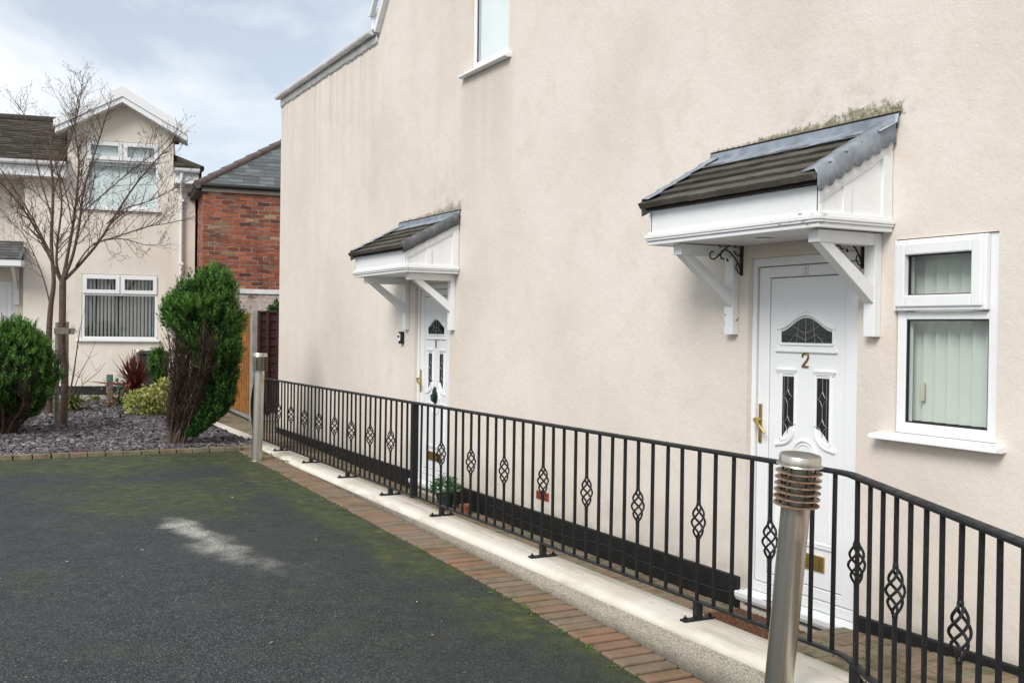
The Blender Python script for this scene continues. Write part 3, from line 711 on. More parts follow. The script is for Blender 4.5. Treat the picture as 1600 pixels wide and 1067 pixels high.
# doors -------------------------------------------------------------------------
def arcpts(cy, cz, r, a0, a1, n=14): return [(cy + r * cos(a0 + (a1 - a0) * i / n), cz + r * sin(a0 + (a1 - a0) * i / n)) for i in range(n + 1)]
def door(yc, num):
    X = .05
    def Y(t): return yc + t
    f = MB()
    f.box(.035, .10, Y(.430), Y(.468), .13, 2.232); f.box(.035, .10, Y(-.468), Y(-.430), .13, 2.232); f.box(.0355, .0995, Y(-.430), Y(.430), 2.178, 2.232)
    f.box(.0355, .0995, Y(-.430), Y(.430), .11, .168)
    d = f.obj('door', M['upvc'], BL, bevel=.004)
    l = MB()   # sash ring
    l.box(X, .095, Y(.322), Y(.422), .172, 2.174); l.box(X, .095, Y(-.422), Y(-.322), .172, 2.174)
    l.box(X + .0005, .0945, Y(-.322), Y(.322), 2.105, 2.174); l.box(X + .0005, .0945, Y(-.322), Y(.322), .172, .235)
    l.obj('door_sash', M['upvc'], d, bevel=.006)
    gk = MB(); gk.box(.062, .0935, Y(-.43), Y(.43), .17, 2.178); gk.obj('door_gasket', M['gasket'], d)
    pn = MB(); pn.box(X + .007, .0925, Y(-.317), Y(.317), .24, 2.10); pn.obj('door_panel', M['upvc'], d, bevel=.002)
    xf = X + .007
    # glass
    def ogee(t, base, peak, half): return base + (peak - base) * (.5 + .5 * cos(pi * min(1, abs(t) / half))) ** .85
    NN = 24
    arch = [(Y(-.213 + .426 * i / NN), ogee(-.213 + .426 * i / NN, 1.768, 1.852, .213)) for i in range(NN + 1)]
    g_ = MB(); g_.prism([(Y(.213), 1.70), (Y(-.213), 1.70)] + arch, 'x', xf - .003, xf + .004); g_.obj('fanlight_pane', M['dark_glass'], d)
    for s in (1, -1):
        g_ = MB()
        arc = [(s * (.197 - .097 * i / 8), 1.112 + .075 * sin(pi / 2 * i / 8) ** .9) for i in range(9)]
        poly = [(Y(s * .1), 1.49), (Y(s * .197), 1.49)] + [(Y(a), b) for a, b in arc]
        g_.prism(poly, 'x', xf - .003, xf + .004); g_.obj('side_pane', M['dark_glass'], d)
    # lead lines
    xl = xf - .004; lm = [MB()]
    def line(pts, r=.0028): lm[-1].tube([(xl, Y(a), b) for a, b in pts], r, 5)
    for s in (1, -1):
        cx_ = s * .148
        for zc in (1.365, 1.20):
            line([(cx_, zc + .045), (cx_ + .018, zc + .012), (cx_ + .042, zc), (cx_ + .018, zc - .012), (cx_, zc - .045), (cx_ - .018, zc - .012), (cx_ - .042, zc), (cx_ - .018, zc + .012), (cx_, zc + .045)], .0022)
        line([(cx_, 1.487), (cx_, 1.41)], .0022); line([(cx_, 1.32), (cx_, 1.245)], .0022); line([(cx_, 1.155), (cx_, 1.14)], .0022)
        line([(cx_ + s * .033, 1.487), (cx_ + s * .033, 1.14)], .0016)
        lm.append(MB())
    line([(0, 1.85), (0, 1.70)], .0022); line([(-.11, 1.80), (-.03, 1.765), (0, 1.76), (.03, 1.765), (.11, 1.80)], .002)
    line([(-.15, 1.70), (-.09, 1.75), (0, 1.715), (.09, 1.75), (.15, 1.70)], .002); line([(-.06, 1.835), (-.08, 1.70)], .0015); line([(.06, 1.835), (.08, 1.70)], .0015)
    for c_ in lm: c_.obj('leading', M['cames'], d, smooth=60)
    for (t_, z_) in ((0, 1.765), (.115, 1.725), (-.115, 1.725), (.148, 1.365), (-.148, 1.365), (.148, 1.2), (-.148, 1.2)):
        pass
    # raised mouldings
    mo = MB()
    def mould(pts, r=.010): mo.tube([(xf, Y(a), b) for a, b in pts], [r] * len(pts), 8)
    for off, r in ((.020, .012), (.037, .007)):
        mould([(-.245 + .49 * i / NN, ogee(-.245 + .49 * i / NN, 1.768 + off * .9, 1.852 + off, .23)) for i in range(NN + 1)], r)
    mould([(.228, 1.79), (.228, 1.69)], .010); mould([(-.228, 1.79), (-.228, 1.69)], .010); mould([(.228, 1.688), (-.228, 1.688)], .010)
    mo.box(xf - .014, xf + .003, Y(-.262), Y(.262), 1.642, 1.655); mo.box(xf - .009, xf + .003, Y(-.25), Y(.25), 1.655, 1.672)
    for s in (1, -1):
        a, b = sorted((Y(s * .075), Y(s * .252)))
        mo.box(xf - .015, xf + .003, a, b, 1.525, 1.534); mo.box(xf - .010, xf + .003, a + .008, b - .008, 1.514, 1.525); mo.box(xf - .006, xf + .003, a + .014, b - .014, 1.505, 1.514)
        mould([(s * .212, 1.505), (s * .212, 1.10)], .010); mould([(s * .086, 1.505), (s * .086, 1.20)], .010)
        ar = [(s * (.252 - .0), 1.058), (s * .215, 1.066)] + [(s * (.215 - .12 * sin(pi / 2 * i / 8)), 1.066 + .095 * (1 - cos(pi / 2 * i / 8)) ** .9) for i in range(1, 9)]
        mould(ar, .014); mould([(p_[0], p_[1] + .022) for p_ in ar[1:]], .008)
        mould([(s * .252, 1.058), (s * .252, 1.08)], .010)
        # lower panel sides
        mould([(s * .24, .955), (s * .24, .50)], .008); mould([(s * .215, .93), (s * .215, .52)], .005)
        mould([(s * .24, .955), (s * .12, .955)], .008)
    mould([(a, b) for a, b in arcpts(0, 1.0, .105, 0, pi)], .012); mould([(a, b) for a, b in arcpts(0, 1.0, .082, 0, pi)], .006)
    mould([(a, b) for a, b in arcpts(0, .965, .12, pi, 2 * pi)], .008)
    mould([(.24, .50), (-.24, .50)], .008); mo.box(xf - .012, xf + .003, Y(-.25), Y(.25), .478, .49)
    mo.obj('moulding', M['upvc'], d, smooth=50)
    # furniture
    h = MB(); h.box(X - .010, X, Y(.372), Y(.402), 1.055, 1.305); h.obj('handle_plate', M['brass'], d, bevel=.006)
    h = MB(); h.tube([(X - .01, Y(.387), 1.205), (X - .05, Y(.387), 1.205)], .012, 10)
    h.tube([(X - .048, Y(.395), 1.207), (X - .056, Y(.375), 1.195), (X - .058, Y(.33), 1.165), (X - .054, Y(.29), 1.128)], [.010, .011, .010, .007], 8)
    h.obj('handle', M['brass'], d, smooth=50)
    lb = MB(); lb.box(xf - .012, xf, Y(-.187), Y(.187), .338, .432); o = lb.obj('letterbox', M['brass'], d, bevel=.004)
    lb = MB(); lb.box(xf - .0145, xf - .0125, Y(-.15), Y(.15), .358, .412); lb.obj('letterbox_flap', M['old_brass'], o, bevel=.002) if False else lb.obj('letterbox_flap', M['brass'], d, bevel=.004)
    nb = MB()
    if num == 2:
        pts = [(.026, 1.613), (.022, 1.628), (.008, 1.637), (-.008, 1.636), (-.022, 1.626), (-.024, 1.610), (-.014, 1.593), (.004, 1.576), (.020, 1.562), (.026, 1.5555), (.0, 1.5555), (-.026, 1.5555)]
        nb.tube([(xf - .005, Y(a), b) for a, b in pts], .0065, 6); nb.obj('numeral', M['old_brass'], d, smooth=50)
        k_ = MB(); k_.tube([(X - .003, Y(0), 2.16), (X - .012, Y(0), 2.155), (X - .014, Y(0), 2.12), (X - .022, Y(.004), 2.112), (X - .024, Y(.014), 2.122)], .003, 6); k_.box(X - .003, X, Y(-.018), Y(.018), 2.11, 2.17); k_.obj('hook', M['gutter_grey'], d, smooth=50)
    else:
        nb.tube([(xf - .005, Y(.010), 1.622), (xf - .005, Y(-.002), 1.637), (xf - .005, Y(-.002), 1.55)], .0065, 6); nb.obj('numeral', M['black_paint'], d, smooth=50)
        kn = MB(); kn.lathe([(.001, -.012), (.05, -.010), (.06, 0), (.05, .01)], 20, (0, 0, 0), Matrix.Translation((xf - .012, Y(0), 1.045)) @ Matrix.Rotation(radians(90), 4, 'Y') @ Matrix.Diagonal((1.55, 1, 1, 1)))
        kn.tube([(xf - .03, Y(.045), 1.05)] + [(xf - .035, Y(.045 * cos(a)), 1.05 - .07 * sin(a)) for a in [pi * i / 10 for i in range(1, 10)]] + [(xf - .03, Y(-.045), 1.05)], .009, 8)
        kn.obj('knocker', M['green_knocker'], d, smooth=50)
    sl = MB(); sl.prism([(-.034, .056), (-.036, .086), (.034, .107), (.12, .107), (.12, .03), (-.02, .03)], 'y', Y(-.48), Y(.52)); sl.obj('threshold_sill', M['upvc'], d, bevel=.004)
    q = MB(); q.box(.102, .16, Y(-.46), Y(.46), .1, 2.23); q.obj('door_back', M['room_dark'], d)
plain('green_knocker', (.012, .035, .024), .35, .4)
door(D2, 2); door(D1, 1)
q = MB(); q.box(-.006, .1, 7.83, 8.05, .285, .36); o = q.obj('air_brick', M['air_brick_red'], BL, bevel=.003)
q = MB()
for i in range(7):
    for j in range(2): q.box(-.0075, -.0062, 7.845 + i * .028, 7.862 + i * .028, .297 + j * .03, .318 + j * .03)
q.obj('air_holes', M['dark_soffit'], o)

# door canopies -----------------------------------------------------------------
def canopy(y0, y1, f0, f1, posts, scallop, dx=.53):
    xe = -dx
    cb = MB(); cb.box(xe, xe + .025, y0, y1, 2.392, 2.535)
    C_ = cb.obj('canopy', M['white_paint'], BL, bevel=.003)
    mo = MB()
    for (z0, z1, o) in ((2.312, 2.338, .012), (2.338, 2.352, .024), (2.352, 2.376, .030), (2.376, 2.394, .016)):
        mo.box(xe - o, xe + .02, y0 - o, y1 + o, z0, z1)
        mo.box(xe + .0205, -.004, y0 - o, y0 + .02, z0, z1); mo.box(xe + .0205, -.004, y1 - .02, y1 + o, z0, z1)
    mo.obj('cornice_moulding', M['white_paint'], C_, bevel=.005)
    sf = MB()
    k = int((y1 - y0) / .1)
    for i in range(k): sf.box(xe + .02, -.002, y0 + .02 + (y1 - y0 - .04) * i / k, y0 + .017 + (y1 - y0 - .04) * (i + 1) / k, 2.318, 2.328)
    sf.obj('soffit', M['white_paint'], C_)
    if scallop:
        q = MB(); q.lathe([(.05, 2.3165), (.058, 2.312), (.045, 2.309), (.001, 2.309)], 20, (-.27, (y0 + y1) / 2 - .05, 0)); q.obj('soffit_light', M['upvc'], C_, smooth=40)
    zr = lambda x: 2.545 + (x - (xe - .05)) * ((2.875 - 2.545) / (dx + .05))      # underside of tiles
    for (ya, s) in ((y0, -1), (y1, 1)):
        sp = MB(); inn = ya - s * .02
        sp.prism([(xe, 2.394), (-.004, 2.394), (-.004, zr(0) - .005), (xe, zr(xe) - .012)], 'y', inn, ya - s * .008)
        # bargeboard, stile, rail and battens proud of the panel
        sp.prism([(xe - .002, zr(xe) - .115), (-.004, zr(0) - .105), (-.004, zr(0) - .002), (xe - .002, zr(xe) - .008)], 'y', ya - s * .0085, ya + s * .010)
        sp.prism([(xe - .002, zr(xe) - .133), (-.004, zr(0) - .123), (-.004, zr(0) - .1052), (xe - .002, zr(xe) - .1152)], 'y', ya - s * .0085, ya + s * .004)
        sp.box(-.075, -.0045, *sorted((ya - s * .0085, ya + s * .007)), 2.3945, 2.76)
        sp.box(-.36, -.30, *sorted((ya - s * .0085, ya + s * .002)), 2.3945, zr(-.36) - .13)
        for i in range(7):
            xx = -.275 + i * .034 * 1.05
        sp.obj('end_panel', M['white_paint'], C_, bevel=.0025)
    # tiles
    tl = MB(); nc = 5; sx, sz = dx + .05, 2.875 - 2.545; Ls = sqrt(sx * sx + sz * sz); ang = atan2(sz, sx)
    rr = random.Random(int(y0 * 100))
    for i in range(nc):
        n_t = 6; wt = (y1 - y0 + .06) / n_t; off = (wt / 2 if i % 2 else 0)
        edges = [y0 - .03] + [y0 - .03 + off + wt * j for j in range(0 if off else 1, n_t + (0 if off else 0))] + [y1 + .03]
        for a, b in zip(edges, edges[1:]):
            if b - a < .02: continue
            # subdivided slab with a worn, wavy lower edge
            u0 = i * Ls / nc - .012; u1 = (i + 1) * Ls / nc + .05; lift = .012 + (rr.uniform(-.002, .003))
            ns = 6; vs = []
            for jj in range(ns + 1):
                yy = a + .0008 + (b - a - .0016) * jj / ns; wv = .006 * mnoise.noise((yy * 16, i * 3.1, y0))
                wz = .004 * mnoise.noise((yy * 9, i * 5.1 + 4, y0))
                for (u, hgt) in ((u0 + wv, lift - .004 + wz), (u0 + wv, lift + .036 + wz), (u1, .018), (u1, -.004)):
                    x = xe - .05 + u * cos(ang) - hgt * sin(ang); z = 2.545 + u * sin(ang) + hgt * cos(ang)
                    vs.append((x, yy, z))
            fs = []
            for jj in range(ns):
                for q_ in range(4): fs.append((jj * 4 + q_, jj * 4 + (q_ + 1) % 4, (jj + 1) * 4 + (q_ + 1) % 4, (jj + 1) * 4 + q_))
            fs += [(3, 2, 1, 0), tuple(ns * 4 + k_ for k_ in range(4))]
            tl.add(vs, fs)
    tl.obj('roof_tiles', M['dark_tile'], C_, bevel=.003, seg=1)
    tb = MB(); tb.box(xe - .03, xe + .0, y0 - .01, y1 + .01, 2.537, 2.556); tb.obj('tilting_fillet', M['dark_soffit'], C_)
    # lead abutment flashing
    fl = MB(); n_ = 40; vs = []
    for i in range(n_ + 1):
        yy = f0 + (f1 - f0) * i / n_; w_ = .004 * mnoise.noise((yy * 7, 1, 2))
        xx = -.155 - w_ * 2 - .006 * mnoise.noise((yy * 14, 4, 2)); zz = 2.545 + (xx + dx + .05) * sz / sx + .052
        vs += [(.0, yy, 2.957), (-.016, yy, 2.950), (-.02 + w_, yy, 2.905), (xx, yy, zz)]
    fl.add(vs, [(4 * i + j, 4 * i + 4 + j, 4 * i + 5 + j, 4 * i + 1 + j) for i in range(n_) for j in range(3)])
    o = fl.obj('flashing', M['lead'], C_, recalc=False, smooth=50); m_ = o.modifiers.new('s', 'SOLIDIFY'); m_.thickness = .004; m_.offset = 0
    q = MB(); q.box(-.018, .0, f0 - .002, f1 + .002, 2.957, 2.963); q.obj('flashing_bead', M['dark_soffit'], C_)
    # verge leads
    def verge(ya, s, scal):
        vg = MB(); n_ = 72; vs = []
        for i in range(n_ + 1):
            u = i / n_ * (Ls - .02); uu = i / n_
            step = .012 * (1 - ((uu * nc) % 1))
            x = xe - .055 + u * cos(ang); zt_ = 2.545 + u * sin(ang) + .052 + step * .5
            nx = .004 * mnoise.noise((u * 14, 3, y0)); ny = .006 * mnoise.noise((u * 17, 8, y0))
            drop = .105
            if scal: 
                ph = (uu * 8.5) % 1; drop = .075 + .05 * sqrt(max(0, 1 - (2 * ph - 1) ** 2)) + .006 * mnoise.noise((u * 9, 1, 1))
            inw = (.085 if scal else .05) + .012 * mnoise.noise((u * 8, 2, 5))
            vs += [(x, ya - s * inw, zt_ + .001 + nx * .5), (x, ya + s * .018, zt_ + .008 + nx), (x + .004, ya + s * (.034 + ny), zt_ - .02), (x + .01, ya + s * (.030 + ny * 1.5), zt_ - drop)]
        vg.add(vs, [(4 * i + j, 4 * i + 4 + j, 4 * i + 5 + j, 4 * i + 1 + j) for i in range(n_) for j in range(3)])
        o = vg.obj('verge_lead', M['lead'] if scal or s > 0 else M['old_lead'], C_, recalc=False, smooth=60); m_ = o.modifiers.new('s', 'SOLIDIFY'); m_.thickness = .004; m_.offset = 0
    verge(y0, -1, scallop); verge(y1, 1, False)
    # brackets
    for (a, b) in posts:
        q = MB(); q.box(-.052, -.001, a, b, 1.742, 2.312); q.box(xe + .06, -.0525, a + .002, b - .002, 2.243, 2.3115)
        c_ = (a + b) / 2; hw = .034
        q.prism([(-.0525, 1.925), (-.0525, 2.025), (-.36, 2.2425), (-.455, 2.2425)], 'y', c_ - hw, c_ + hw)
        q.prism([(-.075, 1.935), (-.12, 1.990), (-.43, 2.228), (-.452, 2.230)], 'y', c_ - hw - .004, c_ - hw - .0005) if False else None
        q.obj('bracket', M['white_paint'], C_, bevel=.004)
canopy(4.137, 5.650, 4.085, 5.693, [(4.20, 4.28), (5.395, 5.48)], True, .53)
canopy(9.725, 11.215, 9.697, 11.342, [(9.80, 9.88), (11.02, 11.105)], False, .575)
# moss growing on the render above the flashings
mt = MB()
for (ya, yb, hm, n_) in ((4.10, 5.3, .035, 90), (9.72, 10.9, .02, 40)):
    for i in range(n_):
        u = RND.random() ** 1.5; yy = ya + (yb - ya) * u
        hh = (hm * (1 - u) ** 1.1 + .022) * (.25 + 2.2 * abs(mnoise.noise((yy * 6, 0, 2))))
        zz = 2.962 + RND.random() ** 2.2 * hh
        p = V((-.001, yy, zz)); d = V((-1, RND.uniform(-1, 1), RND.uniform(-.5, .6))).normalized() * RND.uniform(.003, .007)
        s_ = V((0, RND.uniform(-1, 1), RND.uniform(-1, 1))).normalized() * RND.uniform(.002, .005)
        mt.add([p - s_, p + s_, p + d], [(0, 1, 2)])
o = mt.obj('moss', M['moss_tuft'], BL, recalc=False); o['kind'] = 'stuff'

# hanging basket brackets beside door 2
def basket_bracket(yw, label):
    b = thing('basket_bracket', label, 'bracket', (0, yw, 2.24), 0, 'scrolled hanging basket brackets'); b['_org'] = [0, 0, 0]
    q = MB(); q.box(-.016, 0, -.008, .008, -.115, .10); q.obj('back_bar', M['wrought_brown'], b, bevel=.002)
    q = MB()
    def P2(pts, r=.0055): q.tube([(-.012 - a, 0, c) for a, c in pts], r, 6)
    P2([(0, .085), (.03, .094), (.07, .092), (.11, .07), (.16, .03), (.20, -.005), (.225, -.02), (.25, -.012), (.256, .012), (.243, .03), (.225, .028)])
    P2([(0, -.09), (.02, -.045), (.05, -.005), (.09, .03), (.13, .048), (.16, .035), (.172, .008), (.16, -.012), (.14, -.01)])
    P2([(0, .03), (.018, .012), (.045, .018), (.06, .045)], .0045)
    P2([(0, -.1), (.025, -.095), (.045, -.065), (.035, -.04)], .0045)
    q.obj('scroll', M['wrought_brown'], b, smooth=50)
    q = MB()
    for (a, c, dx_, dz) in ((.17, .055, .018, .022), (.055, .06, -.006, .03), (.12, -.004, -.012, -.026)):
        q.add([(-.012 - a, 0, c), (-.012 - a - dx_ * .5, .006, c + dz * .5), (-.012 - a - dx_, 0, c + dz), (-.012 - a - dx_ * .5 - dz * .3, -.006, c + dz * .5 + dx_ * .3)], [(0, 1, 2, 3)])
    o = q.obj('leaf', M['wrought_brown'], b); m_ = o.modifiers.new('s', 'SOLIDIFY'); m_.thickness = .006
basket_bracket(5.365, 'scrolled brown iron bracket left of door 2')
basket_bracket(4.335, 'scrolled brown iron bracket right of door 2 behind the strut')

k = thing('key_safe', 'small black key safe box on the wall left of door 1', 'key safe', (0, 11.2, 1.58)); k['_org'] = [0, 0, 0]
q = MB(); q.box(-.045, -.0005, -.038, .038, 0, .14); q.obj('case', M['black_paint'], k, bevel=.008)
q = MB(); q.box(-.052, -.0455, -.028, .028, .035, .115); q.obj('cover', M['gutter_grey'], k, bevel=.004)
q = MB(); q.lathe([(.012, 0), (.012, .012)], 12, (0, 0, 0), Matrix.Translation((-.053, 0, .085)) @ Matrix.Rotation(radians(-90), 4, 'Y')); q.obj('dial', M['black_paint'], k, smooth=40)

cb = MB(); pth = []
for i in range(60):
    y = 8.9 - i * .07; pth.append((-.03, y, .08 + .03 * sin(i * .35) * mnoise.noise((i * .2, 0, 0)) - .05 * abs(sin(i * .11)) + .02))
cb.tube(pth, .0035, 5); tag(cb.obj('cable', M['grey_plastic'], smooth=60, org=(0, 7, 0)), 'thin grey cable sagging along the black wall base between the doors', 'cable')

mt = MB()
for i in range(22):
    for j in range(12): pass
mt.box(-.47, -.10, 4.36, 5.22, -.020, .012); o = mt.obj('doormat', M['coir'], None, bevel=.008, org=(-.3, 4.8, -.02)); tag(o, 'brown coir doormat on the bricks before door 2', 'doormat')
sub = MB()
for i in range(2600):
    p = V((RND.uniform(-.465, -.105), RND.uniform(4.37, 5.21), .0125)); d = V((RND.uniform(-1, 1), RND.uniform(-1, 1), 1.2)).normalized() * .012; s_ = V((RND.uniform(-1, 1), RND.uniform(-1, 1), 0)).normalized() * .0025
    sub.add([p - s_, p + s_, p + d], [(0, 1, 2)])
c = sub.obj('coir_pile', M['coir'], o, recalc=False, org=(-.3, 4.8, -.02)); c['kind'] = 'stuff'

# ------------------------------------------------------------------ foliage helpers
def leaf(mb, p, d, w, up=None, fold=0):
    d = V(d); s = d.cross(up or V((RND.uniform(-1, 1), RND.uniform(-1, 1), RND.uniform(-1, 1))))
    if s.length < 1e-6: s = d.orthogonal()
    s = s.normalized() * w
    mb.add([p, p + d * .45 + s, p + d, p + d * .45 - s], [(0, 1, 2, 3)])
def spray(mb, p, d, L, nb, w):       # upright feathery plume: narrow leaves along a short axis
    d = V(d).normalized(); a = d.orthogonal().normalized(); b = d.cross(a)
    for i in range(nb):
        u = (i + RND.random() * .5) / nb; th = RND.random() * 2 * pi
        o = (a * cos(th) + b * sin(th))
        q = p + d * (L * u); l = L * (.55 - .33 * u) * RND.uniform(.7, 1.2)
        leaf(mb, q, (d * .85 + o * .65) * l, w * RND.uniform(.7, 1.3))

plant = thing('potted_plant', 'small leafy plant in a dark green pot beside door 1', 'plant', (-.22, 9.50, -.02)); plant['_org'] = [0, 0, 0]
q = MB(); q.lathe([(.065, 0), (.088, .13), (.096, .132), (.096, .152), (.084, .152), (.08, .12)], 20); q.obj('pot', M['pot_green'], plant, smooth=40)
q = MB()
for i in range(360):
    a = RND.random() * 2 * pi; e_ = RND.uniform(.1, 1.4); r_ = .15 * RND.random() ** .4
    p = V((r_ * cos(a) * cos(e_), r_ * sin(a) * cos(e_), .16 + .17 * sin(e_) * RND.random() ** .5))
    leaf(q, p, V((cos(a), sin(a), RND.uniform(-.3, .9))).normalized() * RND.uniform(.03, .05), .013)
q.obj('leaves', M['pot_leaf'], plant, recalc=False)
q = MB()
for i in range(14):
    a = i * 2.4; q.tube([(0, 0, .11), (.04 * cos(a), .04 * sin(a), .2), (.1 * cos(a), .1 * sin(a), .27)], .003, 4)
q.obj('stems', M['pot_leaf'], plant)
tp = thing('terracotta_pot', 'little terracotta pot half hidden behind the potted plant', 'pot', (-.15, 9.18, -.02)); tp['_org'] = [0, 0, 0]
q = MB(); q.lathe([(.04, 0), (.055, .07), (.062, .072), (.062, .09), (.052, .09), (.045, .07)], 18); q.obj('pot_body', M['terracotta'], tp, smooth=40)
q = MB(); q.lathe([(.048, .072), (.03, .08), (.001, .083)], 14); q.obj('soil', M['earth'], tp, smooth=60)

# ------------------------------------------------------------------ slate bed
def bedz(x, y): return .215 + (y - 13.5) / 9 * .06 + .03 * mnoise.noise((x * .7, y * .7, 0)) + .02 * sin(min(1, max(0, (y - 13.5) / 1.5)) * pi / 2)
g = MB(); nx, ny = 60, 54
for j in range(ny + 1):
    for i in range(nx + 1):
        x = -11 + (11 - 1.02) * i / nx; y = 13.54 + 8.4 * j / ny; g.v.append((x, y, bedz(x, y)))
g.f += [(j * (nx + 1) + i, j * (nx + 1) + i + 1, (j + 1) * (nx + 1) + i + 1, (j + 1) * (nx + 1) + i) for j in range(ny) for i in range(nx)]
struct(g.obj('garden_bed', M['bed_base'], smooth=60, recalc=False))
ch = MB()
for i in range(21000):
    x = RND.uniform(-5.6, -1.06) if i % 10 else RND.uniform(-9, -5.6); y = 13.56 + 8 * RND.random() ** 1.5
    r_ = RND.uniform(.012, .036); m = Matrix.Translation((x, y, bedz(x, y) + RND.uniform(.0, .012))) @ Matrix.Rotation(RND.random() * 6.28, 4, 'Z') @ Matrix.Rotation(RND.gauss(0, .45), 4, 'X') @ Matrix.Rotation(RND.gauss(0, .35), 4, 'Y')
    hgt = RND.uniform(.003, .008); ln = r_ * RND.uniform(1, 1.9); k = RND.choice((4, 5))
    po = [(ln * cos(2 * pi * a / k + RND.uniform(-.3, .3)), r_ * sin(2 * pi * a / k + RND.uniform(-.3, .3))) for a in range(k)]
    top = [m @ V((a * .9, b * .9, hgt)) for a, b in po]; bot = [m @ V((a, b, -hgt)) for a, b in po]
    ch.add(top + bot, [tuple(range(k))] + [(j, j + k, (j + 1) % k + k, (j + 1) % k) for j in range(k)])
struct(ch.obj('slate_chippings', M['slate_chip'], recalc=False), 'stuff')
# path in front of the far house
HC = V((-.12, 22.43, .28)); HR = atan2(-.19184585, .98142507)
HM = Matrix.Translation(HC) @ Matrix.Rotation(HR, 4, 'Z')
q = MB(); q.box(-9, -1.0, -1.0, -.03, -.4, .05, HM); struct(q.obj('concrete_path', M['concrete'], bevel=.01))

# ------------------------------------------------------------------ far house
FH = thing('far_house', 'pale far house with dormer gable behind the bare trees', 'house', HC, HR)
def hz(z): return z - HC.z
w = MB(); hk = lambda s, z, d: (s, d, hz(z))
win = (-2.17, -.717, 1.452, 2.768); dwin = (-2.115, -.72, 4.10, 5.46); dr = (-4.45, -3.47, .5, 2.60)
grid_wall(w, ([-3.25, 0], [-.2, 4.95]), [win, (dwin[0], dwin[1], dwin[2], 4.95)], hk, .09)
grid_wall(w, ([-2.46, -.443], [4.95, 5.50]), [(dwin[0], dwin[1], 4.95, 5.46)], hk, .09)
w.add([hk(-2.46, 5.5, 0), hk(-.443, 5.5, 0), hk(-.443, 5.69, 0), hk(-1.45, 6.27, 0), hk(-2.46, 5.69, 0)], [(0, 1, 2, 3, 4)])
hk2 = lambda s, z, d: (s, d + .40, hz(z))
grid_wall(w, ([-9, -3.25], [-.2, 4.95]), [dr], hk2, .09)
w.quad(hk(-3.25, -.2, 0), hk(-3.25, 4.95, 0), hk(-3.25, 4.95, .4), hk(-3.25, -.2, .4))
w.quad(hk(0, -.2, 0), hk(0, 4.95, 0), hk(0, 4.95, 4.2), hk(0, -.2, 4.2)); w.quad(hk(-9, -.2, .4), hk(-9, 4.95, .4), hk(-9, 4.95, 4.2), hk(-9, -.2, 4.2)); w.quad(hk(-9, -.2, 4.2), hk(0, -.2, 4.2), hk(0, 4.95, 4.2), hk(-9, 4.95, 4.2))
for s in (-2.46, -.443): w.quad(hk(s, 4.7, 0), hk(s, 5.69, 0), hk(s, 5.69, 2.2), hk(s, 4.7, 2.2))
w.obj('wall', M['pale_render'], FH, recalc=False)
q = MB(); q.box(-3.25, .02, -.02, .03, -.4, hz(.51)); q.obj('plinth', M['black_paint'], FH, bevel=.005)
# roofs
def tile_plane(mb, o, ux, us, un, wfun, length, gauge, tw, th, rr):
    n_ = int(length / gauge)
    for i in range(n_ + 1):
        u0 = i * gauge; a, b = wfun(u0 + gauge * .5)
        if b - a < .05: continue
        x = a - rr.random() * tw
        while x < b:
            x0, x1 = max(a, x), min(b, x + tw - .004); x += tw
            if x1 - x0 < .02: continue
            l = rr.uniform(-.003, .004); vs = []
            for (xx, u, hh) in ((x0, u0 + l, th * .9 + l), (x1, u0 + l, th * .9 + l), (x1, u0 + gauge * 1.25, .004), (x0, u0 + gauge * 1.25, .004)): vs.append(o + ux * xx + us * u + un * hh)
            for (xx, u, hh) in ((x0, u0 + l, l), (x1, u0 + l, l), (x1, u0 + gauge * 1.25, -.006), (x0, u0 + gauge * 1.25, -.006)): vs.append(o + ux * xx + us * u + un * hh)
            mb.add(vs, [(0, 1, 2, 3), (7, 6, 5, 4), (0, 4, 5, 1), (1, 5, 6, 2), (2, 6, 7, 3), (3, 7, 4, 0)])
rr = random.Random(3)
eave = V((0, -.33, hz(4.93))); pit = .5; us = V((0, 1, pit)).normalized(); un = V((0, -pit, 1)).normalized(); Lr = 2.43 * sqrt(1 + pit * pit)
tl = MB()
tile_plane(tl, eave, V((1, 0, 0)), us, un, lambda u: (-9.2, -2.5), Lr, .115, .24, .022, rr)
tile_plane(tl, eave, V((1, 0, 0)), us, un, lambda u: (-.43, .12 - u * .88), Lr, .115, .24, .022, rr)
tile_plane(tl, eave, V((1, 0, 0)), us, un, lambda u: (-2.6, -.35) if u > 1.6 else (0, 0), Lr, .115, .24, .022, rr)
zr_ = hz(4.93) + 2.43 * pit
tl.quad((.12, -.33, hz(4.92)), (.12, 4.5, hz(4.92)), (-2.3, 2.1, zr_), (-2.3, 2.1, zr_ - .001)); tl.quad((.12, 4.5, hz(4.92)), (-9.2, 4.5, hz(4.92)), (-9.2, 2.1, zr_), (-2.3, 2.1, zr_))
RFH = tl.obj('roof', M['roof_tile'], FH, recalc=False)
q = MB(); q.tube([(-9.2, 2.1, zr_ + .02), (-2.3, 2.1, zr_ + .02)], .09, 10); q.tube([(-2.3, 2.1, zr_ + .02), (.12, -.33, hz(4.95))], .07, 8); q.obj('ridge_tiles', M['roof_tile'], RFH, smooth=50)
q = MB(); q.quad((-9.2, -.3, hz(4.9)), (-2.47, -.3, hz(4.9)), (-2.47, 2.1, zr_ - .03), (-9.2, 2.1, zr_ - .03)); q.add([(-.434, -.3, hz(4.9)), (.1, -.3, hz(4.9)), (-.434, .234, hz(5.167))], [(0, 1, 2)]); q.obj('underlay', M['dark_soffit'], RFH, recalc=False)
